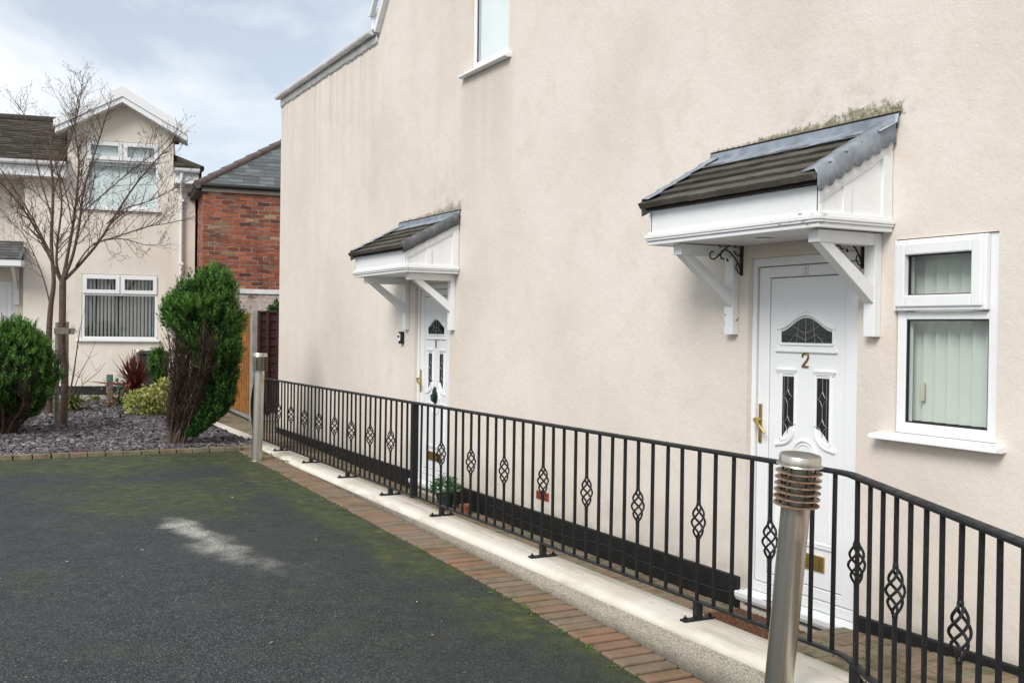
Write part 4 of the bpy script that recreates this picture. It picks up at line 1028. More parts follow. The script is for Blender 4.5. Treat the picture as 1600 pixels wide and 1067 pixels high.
# dormer roof
dm = MB(); apz = hz(6.37); sl_ = .56
for s in (-1, 1):
    ex = -1.42 + s * 1.25; ez = apz - 1.25 * sl_
    dm.add([(-1.42, -.32, apz), (ex, -.32, ez), (ex, 1.0, ez), (-1.42, 2.3, apz), (-1.42, -.32, apz - .06), (ex, -.32, ez - .06), (ex, 1.0, ez - .06), (-1.42, 2.3, apz - .06)], [(0, 1, 2, 3), (7, 6, 5, 4), (0, 4, 5, 1), (1, 5, 6, 2), (2, 6, 7, 3)])
DM = dm.obj('dormer_roof', M['far_white'], FH)
q = MB()
for s in (-1, 1):
    ex = -1.42 + s * 1.24; ez = apz - 1.24 * sl_
    q.prism([(-1.42, apz - .06), (-1.42, apz - .165), (ex, ez - .165), (ex, ez - .06)], 'y', -.33, -.30)
    q.prism([(-1.42, apz + .15), (-1.42, apz - .055), (ex + s * .03, ez - .06), (ex + s * .03, ez + .09)], 'y', -.355, -.332)
    q.prism([(-1.42, apz - .150), (-1.42, apz - .160), (ex, ez - .160), (ex, ez - .150)], 'y', -.299, -.001)
q.obj('bargeboard', M['far_white'], DM)
# eaves, gutters
for (a, b) in ((-9.2, -2.47), (-.435, .06)):
    q = MB(); q.box(a, b, -.30, -.002 if a > -3 else .39, hz(4.645), hz(4.855)); f_ = q.obj('fascia', M['far_white'], FH, bevel=.004)
    q = MB(); q.prism([(-.36 + .055 * cos(t_), hz(4.925) + .07 * sin(t_)) for t_ in [pi + i * pi / 8 for i in range(9)]] + [(-.302, hz(4.94)), (-.418, hz(4.94))], 'x', a, b + .02); q.obj('gutter', M['far_white'], f_, smooth=40)
q = MB(); q.tube([(-.27, -.34, hz(4.86)), (-.27, -.33, hz(4.72)), (-.27, -.28, hz(4.62)), (-.27, -.10, hz(4.50)), (-.27, -.06, hz(4.40)), (-.27, -.06, hz(.33))], .036, 12)
for z in (4.3, 3.0, 1.7, .8): q.box(-.318, -.222, -.10, -.001, hz(z), hz(z + .05))
q.obj('downpipe', M['far_white'], FH, smooth=50)
# windows
def far_window(a, b, c, d, tz, blind):
    def fr(mb, y0, y1, a, b, c, d, w):
        mb.box(a, a + w, y0, y1, hz(c), hz(d)); mb.box(b - w, b, y0, y1, hz(c), hz(d)); mb.box(a + w, b - w, y0 + .0005, y1 - .0005, hz(c), hz(c + w)); mb.box(a + w, b - w, y0 + .0005, y1 - .0005, hz(d - w), hz(d))
    f_ = MB(); mid = (a + b) / 2
    fr(f_, .01, .07, a + .003, b - .003, c + .003, d - .003, .055); f_.box(a + .058, b - .058, .011, .069, hz(tz - .03), hz(tz + .03)); f_.box(mid - .03, mid + .03, .0115, .0685, hz(tz + .03), hz(d - .058))
    W = f_.obj('window', M['far_white'], FH, bevel=.004)
    s_ = MB(); fr(s_, -.02, .0095, a + .02, mid - .012, tz + .012, d - .02, .075); fr(s_, -.02, .0095, mid + .012, b - .02, tz + .012, d - .02, .075); s_.obj('sash', M['far_white'], W, bevel=.004)
    for (x0, x1, z0, z1) in ((a + .05, b - .05, c + .05, tz - .02), (a + .09, mid - .08, tz + .08, d - .09), (mid + .08, b - .09, tz + .08, d - .09)):
        p_ = MB(); p_.box(x0, x1, .03, .036, hz(z0), hz(z1)); p_.obj('pane', M['window_glass'], W)
    q = MB(); q.prism([(-.06, hz(c - .04)), (-.06, hz(c - .012)), (.01, hz(c)), (.06, hz(c)), (.06, hz(c - .04))], 'x', a - .10, b + .05); q.obj('sill', M['far_white'], W, bevel=.003)
    bl = MB()
    if blind == 'slats':
        k_ = 19
        for i in range(k_):
            x = a + .05 + (b - a - .1) * (i + .5) / k_; m = Matrix.Translation((x, .15, 0)) @ Matrix.Rotation(radians(RND.uniform(60, 66)), 4, 'Z'); bl.box(-.04, .04, -.001, .001, hz(c + .04), hz(d - .05), m)
        bl.obj('vertical_blind', M['blind_grey'], W)
        q = MB(); q.box(a - .3, b + .3, .9, .92, hz(c - .4), hz(d + .3)); q.obj('room_shade', M['room_dark'], W)
    else:
        bl.box(a + .03, b - .03, .10, .104, hz(c + .03), hz(d - .03)); bl.box(a + .35, a + .5, .085, .098, hz(c + .04), hz(tz))
        bl.obj('closed_blind', M['pale_blind'], W)
far_window(*win, 2.37, 'slats'); far_window(*dwin, 5.065, 'closed')
# doorway and slate porch at the left
q = MB(); q.box(dr[0], dr[1], .44, .50, hz(.5), hz(2.6)); D_ = q.obj('door', M['far_white'], FH, bevel=.004)
q = MB()
for (a, b) in ((-4.4, -4.33), (-3.59, -3.52)): q.box(a, b, .425, .4395, hz(.52), hz(2.58))
for i in range(5): q.box(-4.30 + i * .14, -4.18 + i * .14, .43, .4395, hz(.56), hz(2.5))
q.obj('door_panel', M['far_white'], D_, bevel=.004)
q = MB(); q.tube([(-4.25, .40, hz(1.5)), (-4.25, .39, hz(1.5)), (-4.15, .39, hz(1.5))], .012, 6); q.obj('handle', M['brass'], D_)
P_ = MB(); tile_plane(P_, V((0, -.55, hz(2.99))), V((1, 0, 0)), V((0, 1, .42)).normalized(), V((0, -.42, 1)).normalized(), lambda u: (-5.2, -3.26), 1.02, .16, .26, .018, rr)
PR = P_.obj('porch_roof', M['grey_slate'], FH, recalc=False)
q = MB(); q.box(-5.2, -3.22, -.53, -.50, hz(2.86), hz(2.985)); q.box(-3.245, -3.22, -.4995, .39, hz(2.86), hz(2.985)); q.box(-5.2, -3.246, -.4995, .39, hz(2.865), hz(2.885)); q.prism([(-.5, hz(2.986)), (.39, hz(2.986)), (.39, hz(3.36))], 'y', -3.2455, -3.225) if False else None
q.obj('porch_fascia', M['far_white'], PR, bevel=.004)
q = MB(); q.box(-3.26, -3.235, -.55, .38, hz(2.99), hz(3.02), Matrix.Identity(4)) if False else q.prism([(-.56, hz(2.985)), (.39, hz(3.385)), (.39, hz(3.44)), (-.56, hz(3.03))], 'x', -3.262, -3.21); q.obj('porch_verge', M['old_lead'], PR, bevel=.004)
q = MB(); q.box(-3.47, -3.37, .33, .399, hz(2.13), hz(2.86)); q.prism([(.33, hz(2.42)), (.33, hz(2.54)), (-.1, hz(2.86)), (-.22, hz(2.86))], 'x', -3.45, -3.39); q.obj('porch_bracket', M['far_white'], PR, bevel=.004)

# ------------------------------------------------------------------ brick building
BR = radians(-7.3); BC = V((-.256, 20.968, 0)); BB = thing('brick_building', 'old red brick building with slate hip roof behind the fence', 'building', BC, BR)
q = MB()
q.quad((0, 0, -.3), (6, 0, -.3), (6, 0, 4.43), (0, 0, 4.43)); q.quad((0, 0, -.3), (0, 0, 4.43), (0, 4, 4.43), (0, 4, -.3)); q.quad((6, 0, -.3), (6, 0, 4.43), (6, 4, 4.43), (6, 4, -.3)); q.quad((0, 4, -.3), (6, 4, -.3), (6, 4, 4.43), (0, 4, 4.43))
q.obj('wall', M['red_brick'], BB)
q = MB(); q.box(-.03, 6.0, -.035, -.002, 4.36, 4.455); q.obj('eaves_board', M['cream_board'], BB, bevel=.004)
q = MB(); q.box(-.16, -.002, -.03, 4.2, 4.34, 4.455); q.obj('side_eaves_board', M['dark_soffit'], BB)
q = MB(); q.tube([(-.12, -.09, 4.475), (6.1, -.09, 4.46)], .045, 10); q.tube([(-.17, -.06, 4.475), (-.17, 4.2, 4.475)], .045, 10)
for x in (.9, 2.4, 3.9): q.lathe([(.053, -.03), (.053, .03)], 12, (0, 0, 0), Matrix.Translation((x, -.09, 4.47)) @ Matrix.Rotation(pi / 2, 4, 'Y'))
q.obj('gutter', M['dark_gutter'], BB, smooth=50)
p_ = .66; us = V((0, 1, p_)).normalized(); un = V((0, -p_, 1)).normalized(); cs_ = 1 / sqrt(1 + p_ * p_)
q = MB(); o_ = V((0, -.12, 4.47))
tile_plane(q, o_, V((1, 0, 0)), us, un, lambda u: (-.1 + u * cs_, 6.1), 3.2, .17, .30, .012, rr)
o_ = V((-.12, 0, 4.47)); us2 = V((1, 0, p_)).normalized(); un2 = V((-p_, 0, 1)).normalized()
tile_plane(q, o_, V((0, 1, 0)), us2, un2, lambda u: (-.1 + u * cs_, 4.2), 2.6, .17, .30, .012, rr)
R_ = q.obj('roof', M['slate'], BB, recalc=False)
q = MB(); q.add([(-.12, -.12, 4.45), (6.1, -.12, 4.45), (6.1, 2.6, 4.45 + 2.72 * p_ - .02), (2.6, 2.6, 4.45 + 2.72 * p_ - .02)], [(0, 1, 2, 3)]); q.add([(-.12, -.12, 4.45), (-.12, 4.2, 4.45), (2.6, 2.6, 4.45 + 2.72 * p_ - .02)], [(0, 1, 2)]); q.quad((-.12, 4.2, 4.45), (6.1, 4.2, 4.45), (6.1, 2.6, 6.2), (2.6, 2.6, 6.2)); q.obj('underlay', M['dark_soffit'], R_, recalc=False)
q = MB()
for i in range(11):
    a = V((-.13 + i * .27, -.13 + i * .27, 4.475 + i * .27 * p_)); b = V((-.13 + (i + 1.12) * .27, -.13 + (i + 1.12) * .27, 4.475 + (i + 1.12) * .27 * p_ - .012)); q.tube([a, b], [.085, .077], 10)
q.obj('hip_tiles', M['ridge_clay'], R_, smooth=60)
q = MB(); q.box(.3, 6, -.025, -.001, 2.40, 2.49); q.obj('lead_strip', M['gutter_grey'], BB, bevel=.004)

# ------------------------------------------------------------------ fences
def lap_panel(name, label, mat, o, d, L, z0, z1, nb, nbat, side):
    t_ = thing(name, label, 'fence', (o[0], o[1], z0)); t_['_org'] = [0, 0, 0]
    ang = atan2(d[1], d[0]); t_.rotation_euler = (0, 0, ang); H = z1 - z0
    q = MB(); hb = H / nb
    for i in range(nb): 
        m = Matrix.Translation((0, .0, i * hb)) @ Matrix.Rotation(side * .16, 4, 'X'); q.box(0, L, -.007, .007, .0, hb * 1.16, m)
    q.obj('boards', mat, t_)
    q = MB()
    for i in range(nbat): x = L * i / (nbat - 1); x = min(max(x, .02), L - .02); q.box(x - .02, x + .02, side * .035 - .018, side * .035 + .018, 0, H)
    q.obj('battens', mat, t_, bevel=.003)
    q = MB(); q.box(-.0, L, side * .0 - .03, side * .0 + .055, H, H + .025); q.obj('capping', mat, t_, bevel=.003)
    q = MB(); q.box(0, L, -.02, .02, -.20, -.004); q.obj('gravel_board', M['old_concrete'], t_)
lap_panel('orange_fence', 'bright orange lap fence panel beside the paved side path', M['orange_timber'], (.09, 18.36), (.03, 1), 2.5, .22, 1.98, 13, 14, 1)
lap_panel('brown_fence', 'dark brown lap fence panel between concrete post and cream wall', M['brown_timber'], (.12, 18.22), (1, -.02), 1.9, .25, 2.0, 12, 12, -1)
q = MB(); q.box(.02, .12, 18.17, 18.30, -.1, 2.04); o = q.obj('concrete_post', M['old_concrete'], bevel=.012, org=(.07, 18.23, 0)); tag(o, 'grey concrete fence post between orange and brown panels', 'fence post')
sh = thing('garden_shrub', 'green shrub peeping over the brown fence', 'shrub', (.95, 19.4, .2)); sh['_org'] = [0, 0, 0]
q = MB()
for i in range(1500):
    v = V((RND.gauss(0, 1), RND.gauss(0, 1), RND.gauss(0, 1))).normalized() * RND.uniform(.5, 1); p = V((v.x * .34, v.y * .34, 1.72 + v.z * .36)); leaf(q, p, (v + V((0, 0, .3))).normalized() * .07, .018)
q.obj('leaves', M['conifer_leaf'], sh, recalc=False)
q = MB()
for i in range(7): a = i * .9; q.tube([(0, 0, 0), (.05 * cos(a), .05 * sin(a), .8), (.3 * cos(a), .3 * sin(a), 1.8)], [.02, .015, .006], 5)
q.obj('stems', M['conifer_bark'], sh)

# ------------------------------------------------------------------ bare trees
def tree(label, base, limbs, Zd, seed, twig_density=1.0, trunkn=1):
    rr = random.Random(seed); b3 = pt(*base, Zd); b3.z = bedz(b3.x, b3.y)
    t_ = thing('bare_tree', label, 'tree', b3, 0, 'bare garden trees'); t_['_org'] = [0, 0, 0]
    tr = MB(); br = MB(); tw = MB()
    dirv = V((RIGHT.x, RIGHT.y, 0)).normalized(); back = V((FWD.x, FWD.y, 0)).normalized()
    def smooth_path(ps, n=4):
        out = []
        for i in range(len(ps) - 1):
            p0 = ps[max(i - 1, 0)]; p1 = ps[i]; p2 = ps[i + 1]; p3 = ps[min(i + 2, len(ps) - 1)]
            for k_ in range(n):
                u = k_ / n; out.append(.5 * ((2 * p1) + (p2 - p0) * u + (2 * p0 - 5 * p1 + 4 * p2 - p3) * u * u + (3 * p1 - p0 - 3 * p2 + p3) * u ** 3))
        return out + [ps[-1]]
    def twig(p, d, L, r, lvl):
        n_ = 5 if lvl < 2 else 4; path = [p]; q_ = p.copy(); dd = d.copy()
        for i in range(n_):
            dd = (dd + V((rr.uniform(-.22, .22), rr.uniform(-.22, .22), rr.uniform(-.12, .22)))).normalized(); q_ = q_ + dd * (L / n_); path.append(q_.copy())
        tw.tube(path, [max(.0016, r * (1 - .75 * i / n_)) for i in range(n_ + 1)], 4 if lvl < 2 else 3, cap=False)
        if lvl >= 2:       # fat upturned bud
            e_ = path[-1]; dn = (dd + V((0, 0, .5))).normalized(); tw.tube([e_, e_ + dn * .012, e_ + dn * .03], [.002, .0048, .0008], 4, cap=False)
        if lvl < 3:
            k_ = max(1, int(L * (7 if lvl == 0 else 8) * twig_density * rr.uniform(.7, 1.2)))
            if lvl == 2: k_ = rr.choice((0, 1, 1, 2))
            for j in range(k_):
                u = rr.uniform(.2, .98); i = min(int(u * n_), n_ - 1); s_ = path[i].lerp(path[i + 1], u * n_ - i); ax = (path[i + 1] - path[i]).normalized()
                o = V((rr.gauss(0, 1), rr.gauss(0, 1), rr.gauss(.25, .8))); o = (o - ax * o.dot(ax)).normalized()
                nd = (ax * rr.uniform(.5, .9) + o * rr.uniform(.5, .9)).normalized()
                twig(s_, nd, L * rr.uniform(.3, .55) if lvl < 2 else rr.uniform(.05, .14), r * .5, lvl + 1)
    for li, (pts, r0, r1, dep) in enumerate(limbs):
        ps = []; 
        for i, (x, y) in enumerate(pts):
            u = i / (len(pts) - 1); ps.append(pt(x, y, Zd) + back * (dep * u ** 1.2 * 1.0) + V((rr.uniform(-.01, .01), rr.uniform(-.01, .01), 0)))
        path = smooth_path(ps); path = [p - b3 for p in path]; m = len(path)
        if li == 0: path[0].z = -.05
        r0 = r0 if li < trunkn else r0 * .8
        rad = [r0 + (r1 - r0) * (i / (m - 1)) ** .8 for i in range(m)]
        (tr if li < trunkn else br).tube(path, rad, 10 if li < trunkn else 7)
        if li < trunkn and len(limbs) > 4 and trunkn == 1: continue
        tot = sum((path[i + 1] - path[i]).length for i in range(m - 1))
        k_ = int(tot * 9 * twig_density)
        for j in range(k_):
            u = rr.uniform(.22 if li >= trunkn else .45, 1.0); f = u * (m - 1); i = min(int(f), m - 2); p = path[i].lerp(path[i + 1], f - i); ax = (path[i + 1] - path[i]).normalized()
            o = V((rr.gauss(0, 1), rr.gauss(0, 1), rr.gauss(0, .7))); o = (o - ax * o.dot(ax)).normalized()
            d = (ax * rr.uniform(.55, 1.0) + o * rr.uniform(.5, .9) + V((0, 0, .1))).normalized()
            twig(p, d, rr.uniform(.35, .9) * (1.1 - .72 * u), .4 * rad[i] + .0022 if rad[i] < .02 else .008, 0 if u < .75 else 1)
        twig(path[-1], (path[-1] - path[-3]).normalized(), .14, r1, 1)
    tr.obj('trunk', M['bark'], t_, smooth=60, recalc=False); br.obj('limbs', M['bark'], t_, smooth=60, recalc=False); tw.obj('twigs', M['twig_bark'], t_, smooth=60, recalc=False)
tree('nearer bare tree tied to the short timber stake', (99, 664), [
    ([(99, 664), (101, 600), (98, 540), (97, 480), (98, 437)], .056, .048, 0),
    ([(97, 441), (84, 410), (68, 368), (46, 325), (18, 290), (-14, 262)], .030, .007, -.5),
    ([(97, 440), (88, 415), (85, 380), (90, 310), (76, 250), (60, 190)], .034, .006, .3),
    ([(98, 438), (105, 400), (112, 350), (116, 300), (119, 245), (110, 195), (113, 150)], .040, .006, .2),
    ([(99, 438), (115, 402), (127, 352), (137, 300), (152, 258), (170, 215), (186, 172)], .036, .006, -.35),
    ([(101, 438), (121, 414), (150, 376), (177, 330), (204, 282), (236, 240), (266, 205)], .036, .006, .4),
    ([(118, 416), (142, 388), (170, 378), (204, 376), (240, 386), (268, 386)], .016, .004, -.5),
    ([(146, 381), (186, 366), (224, 352), (252, 345), (282, 335)], .014, .004, .5),
    ([(166, 350), (196, 328), (236, 316), (268, 302), (304, 282)], .014, .004, -.2),
    ([(130, 330), (160, 300), (196, 262), (232, 228), (256, 190)], .013, .004, .6),
    ([(112, 350), (98, 300), (80, 256), (56, 222), (38, 195)], .013, .004, .5),
], 15.6, 21, 1.15)
tree('farther bare tree rising behind the left conifer', (77, 640), [
    ([(77, 640), (77, 540), (80, 480), (83, 440), (80, 380), (83, 300), (80, 240), (86, 195)], .060, .010, 0),
    ([(78, 470), (66, 436), (50, 402), (26, 362), (-6, 335)], .018, .005, .3),
    ([(80, 396), (54, 338), (24, 280), (-4, 236)], .020, .005, -.5),
    ([(82, 345), (62, 286), (44, 228), (26, 178), (6, 152)], .018, .004, .4),
    ([(83, 305), (104, 245), (124, 190), (134, 155), (142, 128)], .017, .004, -.3),
    ([(82, 330), (50, 300), (18, 284), (-12, 280)], .013, .004, .6),
    ([(82, 270), (100, 225), (108, 180), (104, 140)], .012, .004, .5),
], 17.3, 8, 1.05)
sk = thing('tree_stake', 'weathered timber stake with crossbar propping the nearer tree', 'stake', (0, 0, 0))
a = pt(88, 672, 15.3); a.z = bedz(a.x, a.y); sk.location = a; sk['_org'] = [0, 0, 0]
top = pt(90, 504, 15.45) - a; dv = V((RIGHT.x, RIGHT.y, 0)).normalized()
q = MB(); q.tube([(0, 0, -.1), top * 1.0], .034, 8); q.obj('post', M['weathered_post'], sk, smooth=40)
q = MB(); t2 = pt(104, 503, 15.95) - a; q.tube([V((t2.x, t2.y, -.1)), t2], .034, 8); q.obj('post', M['weathered_post'], sk, smooth=40)
c0 = pt(85, 517, 15.30) - a; q = MB(); m = Matrix.Translation(c0) @ Matrix.Rotation(atan2(dv.y, dv.x), 4, 'Z'); q.box(0, .29, -.02, .015, -.045, .045, m); q.obj('crossbar', M['weathered_post'], sk, bevel=.006)
q = MB(); q.box(.215, .245, -.024, .05, -.03, .03, m); q.obj('tie_strap', M['grey_plastic'], sk)

# ------------------------------------------------------------------ conifers
def conifer(label, base, Zd, rows, stems, nspray, depth, seed, lean=0):
    global RND
    keep = RND; RND = random.Random(seed); rr = RND
    b3 = pt(*base, Zd); b3.z = bedz(b3.x, b3.y)
    t_ = thing('conifer_shrub', label, 'shrub', b3, 0, 'upright conifer shrubs'); t_['_org'] = [0, 0, 0]
    dv = V((RIGHT.x, RIGHT.y, 0)).normalized(); bk = V((FWD.x, FWD.y, 0)).normalized()
    y0, y1 = rows[0][0], rows[-1][0]
    def ext(y):
        for a, b in zip(rows, rows[1:]):
            if a[0] <= y <= b[0]:
                u = (y - a[0]) / (b[0] - a[0]); return a[1] + (b[1] - a[1]) * u, a[2] + (b[2] - a[2]) * u
        return rows[-1][1:]
    A = MB(); T = MB(); sc = Zd / 1650; areas = []
    for i in range(400):
        y = y0 + (y1 - y0) * i / 399; l, r = ext(y); areas.append((y, max(.0, r - l)))
    ws = [a[1] + 12 for a in areas]
    # clump centres give the lumpy, gappy outline
    for i in range(nspray):
        y = rr.choices(areas, ws)[0][0] + rr.uniform(-1, 1); l, r = ext(y); cx = (l + r) / 2; hw = (r - l) / 2 * sc; hd = depth * hw + .03
        th = rr.uniform(0, 2 * pi); rad = 1 - .42 * rr.random() ** 1.4
        zz = (pt(cx, y, Zd) - b3)
        lump = .93 + .46 * mnoise.noise((cos(th) * 2.2 + seed, sin(th) * 2.2, zz.z * 3.6)) + .26 * mnoise.noise((cos(th) * 5, sin(th) * 5 + seed, zz.z * 7))
        rad *= lump
        if mnoise.noise((cos(th) * 2.4 + 9, sin(th) * 2.4 + seed, zz.z * 5)) < -.20: continue
        p = zz + dv * (cos(th) * hw * rad) + bk * (sin(th) * hd * rad)
        topness = max(0., min(1., (y1 - y) / (y1 - y0)))
        out = dv * cos(th) + bk * sin(th)
        d = (out * rr.uniform(.25, .8) + V((0, 0, 1)) * rr.uniform(.5, 1.1) + V((rr.uniform(-.25, .25), rr.uniform(-.25, .25), 0))).normalized()
        spray(T if (rr.random() < .06 + .72 * topness ** 1.3 and rad > .84) else A, p - d * .04, d, rr.uniform(.09, .17), 15, .0058)  # brighter sprays grow commoner upwards, painting the lit top into leaf colour
    # leader shoots at the top
    for i in range(int(nspray * .085)):
        y = y0 + (rr.uniform(2, 30) if i % 3 else rr.uniform(30, 80)); l, r = ext(y); x = rr.uniform(l, r); p = pt(x, y + 8, Zd) - b3 + bk * rr.uniform(-.2, .2)
        L = rr.uniform(.08, .27)
        ld_ = V((rr.uniform(-.25, .25), rr.uniform(-.25, .25), 1)).normalized()
        for k_ in range(5): spray(T if rr.random() < .6 else A, p + ld_ * (L * k_ / 5) + V((rr.uniform(-.03, .03), rr.uniform(-.03, .03), 0)) * (1 - k_ / 5), (ld_ + V((rr.uniform(-.4, .4), rr.uniform(-.4, .4), 0)) * (1 - k_ / 5)).normalized(), .10, 12, .0052)
    A.obj('foliage', M['conifer_leaf'], t_, recalc=False); T.obj('lit_foliage', M['conifer_lit_tip'], t_, recalc=False)
    st = MB(); dd = MB()
    for (pts, r0, dep) in stems:
        ps = [pt(x, y, Zd) - b3 + bk * (dep * i / (len(pts) - 1)) for i, (x, y) in enumerate(pts)]; ps[0].z = min(ps[0].z, .0) - .04
        pth = []
        for i in range(len(ps) - 1):
            for k_ in range(3): pth.append(ps[i].lerp(ps[i + 1], k_ / 3) + V((rr.uniform(-.006, .006), rr.uniform(-.006, .006), 0)))
        pth.append(ps[-1]); st.tube(pth, [r0 * (1 - .7 * i / (len(pth) - 1)) for i in range(len(pth))], 6)
        for j in range(90):       # dead twigs
            f = rr.uniform(.12, 1) * (len(pth) - 1); i = min(int(f), len(pth) - 2); p = pth[i].lerp(pth[i + 1], f - i); ax = (pth[i + 1] - pth[i]).normalized()
            o = V((rr.gauss(0, 1), rr.gauss(0, 1), rr.gauss(0, .4))).normalized(); d = (ax * 1.2 + o * .6).normalized(); L = rr.uniform(.10, .34)
            dd.tube([p, p + d * L * .5 + o * .006, p + d * L], [.0028, .002, .001], 3, cap=False)
            for k_ in range(5): leaf(dd, p + d * L * rr.uniform(.2, 1), (d + V((rr.uniform(-.7, .7), rr.uniform(-.7, .7), rr.uniform(-.2, .5)))).normalized() * rr.uniform(.025, .06), .004)
    st.obj('stems', M['conifer_bark'], t_, smooth=60, recalc=False); dd.obj('dead_twigs', M['dead_twig'], t_, recalc=False)
    RND = keep
Zr = 13.55
rs = random.Random(77)
stR = []
for i in range(46):
    u = rs.random(); bx = 262 + 24 * rs.random(); tx = 262 + 96 * u; ty = 505 + rs.uniform(-10, 80) * (.4 + .6 * abs(u - .3))
    stR.append(([(bx, 690), (bx + (tx - bx) * .35 + rs.uniform(-4, 4), 640), (bx + (tx - bx) * .75 + rs.uniform(-4, 4), 585), (tx, ty)], rs.uniform(.008, .022), rs.uniform(-.45, .45)))
stR.append(([(270, 688), (292, 650), (308, 620), (322, 585), (330, 540)], .030, -.35)); stR.append(([(266, 688), (276, 640), (284, 590), (290, 540)], .024, -.3))
conifer('tall vase shaped conifer shrub at the right end of the slate bed', (272, 690), Zr,
        [(432, 334, 344), (446, 308, 358), (456, 282, 366), (476, 260, 366), (500, 258, 370), (520, 274, 372), (545, 296, 373), (575, 312, 371), (600, 322, 365), (625, 326, 364), (648, 316, 348), (666, 302, 328), (682, 288, 308)],
        stR, 6400, .8, 5)
stL = []
for i in range(26):
    bx = -8 + 20 * rs.random(); u = rs.random(); tx = -60 + 130 * u; ty = 560 + rs.uniform(-10, 70)
    stL.append(([(bx, 694), (bx + (tx - bx) * .5, 655), (bx + (tx - bx) * .85, 615), (tx, ty)], rs.uniform(.007, .02), rs.uniform(-.5, .5)))
stL.append(([(-2, 694), (16, 662), (22, 620), (26, 580)], .022, -.5)); stL.append(([(-2, 694), (30, 656), (56, 630), (62, 610)], .020, -.5))
conifer('wide conifer shrub with bare lower stems at left edge', (0, 694), 14.2,
        [(514, 18, 34), (524, -6, 50), (536, -40, 64), (552, -76, 72), (574, -86, 77), (600, -86, 76), (620, -62, 72), (640, 4, 62), (652, 26, 54)], stL, 5600, .85, 9)
pS = [(-.9, .4)]
conifer('little conifer tuft in front of the wheelie bin', (246, 640), 18.6,
        [(548, 244, 247), (560, 240, 252), (576, 237, 257), (592, 239, 257), (602, 243, 254)], [([(246, 640), (247, 610), (247, 575)], .012, 0), ([(248, 640), (254, 600), (258, 575)], .008, 0)], 600, .9, 4)

# ------------------------------------------------------------------ other bed plants and objects
def onbed(px, py, Z): p = pt(px, py, Z); p.z = bedz(p.x, p.y); return p
c_ = onbed(210, 628, 19.3); cy = thing('cordyline', 'spiky dark red cordyline between slate bed and far house', 'plant', c_); cy['_org'] = [0, 0, 0]
q = MB(); dvr = V((RIGHT.x, RIGHT.y, 0)).normalized()
for i in range(230):
    a = RND.random() * 2 * pi; e_ = RND.uniform(.2, 1.45); L = RND.uniform(.50, .76) * (1.0 if e_ > .7 else .85); d = V((cos(a) * cos(e_), sin(a) * cos(e_), sin(e_))); s = d.cross(V((0, 0, 1))).normalized()
    b_ = V((RND.uniform(-.05, .05), RND.uniform(-.05, .05), .30 + RND.uniform(-.05, .1))); sag = V((0, 0, -.22 * cos(e_) ** 2)); w_ = RND.uniform(.011, .017)
    P0, P1, P2_, P3 = b_, b_ + d * L * .4, b_ + d * L * .75 + sag * .4, b_ + d * L + sag
    q.add([P0 - s * w_ * .6, P0 + s * w_ * .6, P1 + s * w_, P1 - s * w_, P2_ + s * w_ * .8, P2_ - s * w_ * .8, P3], [(0, 1, 2, 3), (3, 2, 4, 5), (5, 4, 6)])
for (k_, zz) in ((-.95, .33), (-.72, .28), (-.5, .22)):
    d = dvr * k_; s = V((0, 0, .012)); b_ = V((0, 0, .33)); q.add([b_ - s, b_ + s, b_ + d * .6 + V((0, 0, .08)) + s, b_ + d * .6 + V((0, 0, .08)) - s, b_ + d + V((0, 0, zz - .22))], [(0, 1, 2, 3), (3, 2, 4)])
q.obj('leaves', M['red_leaf'], cy, recalc=False)
q = MB(); q.tube([(0, 0, -.05), (.01, 0, .2), (0, .01, .42)], [.05, .045, .03], 8); q.obj('stem', M['conifer_bark'], cy, smooth=60)
c_ = onbed(232, 656, 17.4); eu = thing('variegated_shrub', 'bushy yellow and green variegated shrub on the slate', 'shrub', c_); eu['_org'] = [0, 0, 0]
q = MB()
for (ox, oz, rx, rz, n_) in ((-.06, .17, .34, .22, 800), (.16, .24, .34, .26, 800), (.30, .38, .20, .22, 350)):
    for i in range(n_):
        v = V((RND.gauss(0, 1), RND.gauss(0, 1), RND.gauss(.2, 1))).normalized() * (1 - .5 * RND.random() ** 2); v *= 1 + .25 * mnoise.noise(v * 3 + V((ox, 0, 0)))
        p = dvr * (ox + v.x * rx) + V((FWD.x, FWD.y, 0)) * (v.y * .34) + V((0, 0, max(.02, oz + v.z * rz)))
        leaf(q, p, (v.x * dvr + V((RND.uniform(-.6, .6), RND.uniform(-.6, .6), RND.uniform(-.2, .9)))).normalized() * RND.uniform(.05, .085), .020)
q.obj('leaves', M['variegated_leaf'], eu, recalc=False)
q = MB()
for i in range(18):
    a = i * 2.4; q.tube([(0, 0, -.02), (.1 * cos(a), .1 * sin(a), .15), (.28 * cos(a), .24 * sin(a), .38)], [.008, .006, .003], 4)
q.obj('stems', M['conifer_bark'], eu)
def grass_clump(label, loc, n_, L0, L1, h):
    t_ = thing('strap_leaf_plant', label, 'plant', loc); t_['_org'] = [0, 0, 0]; q = MB()
    for i in range(n_):
        a = RND.random() * 2 * pi; e_ = RND.uniform(.4, 1.4); L = RND.uniform(L0, L1); d = V((cos(a) * cos(e_), sin(a) * cos(e_), sin(e_))); s = d.cross(V((0, 0, 1))).normalized() * .015; b_ = V((RND.uniform(-.06, .06), RND.uniform(-.06, .06), -.01)); dn = V((0, 0, -L * .35))
        q.add([b_ - s, b_ + s, b_ + d * L * .5 + s, b_ + d * L * .5 - s, b_ + d * L * .95 + dn], [(0, 1, 2, 3), (3, 2, 4)])
    q.obj('leaves', M['strap_leaf'], t_, recalc=False)
    q = MB(); q.lathe([(.05, -.03), (.045, .03), (.02, .06)], 8); q.obj('crown', M['conifer_bark'], t_)
grass_clump('pale green strap leaved clump behind the bare tree trunk', onbed(110, 636, 18.3), 240, .34, .62, .4)
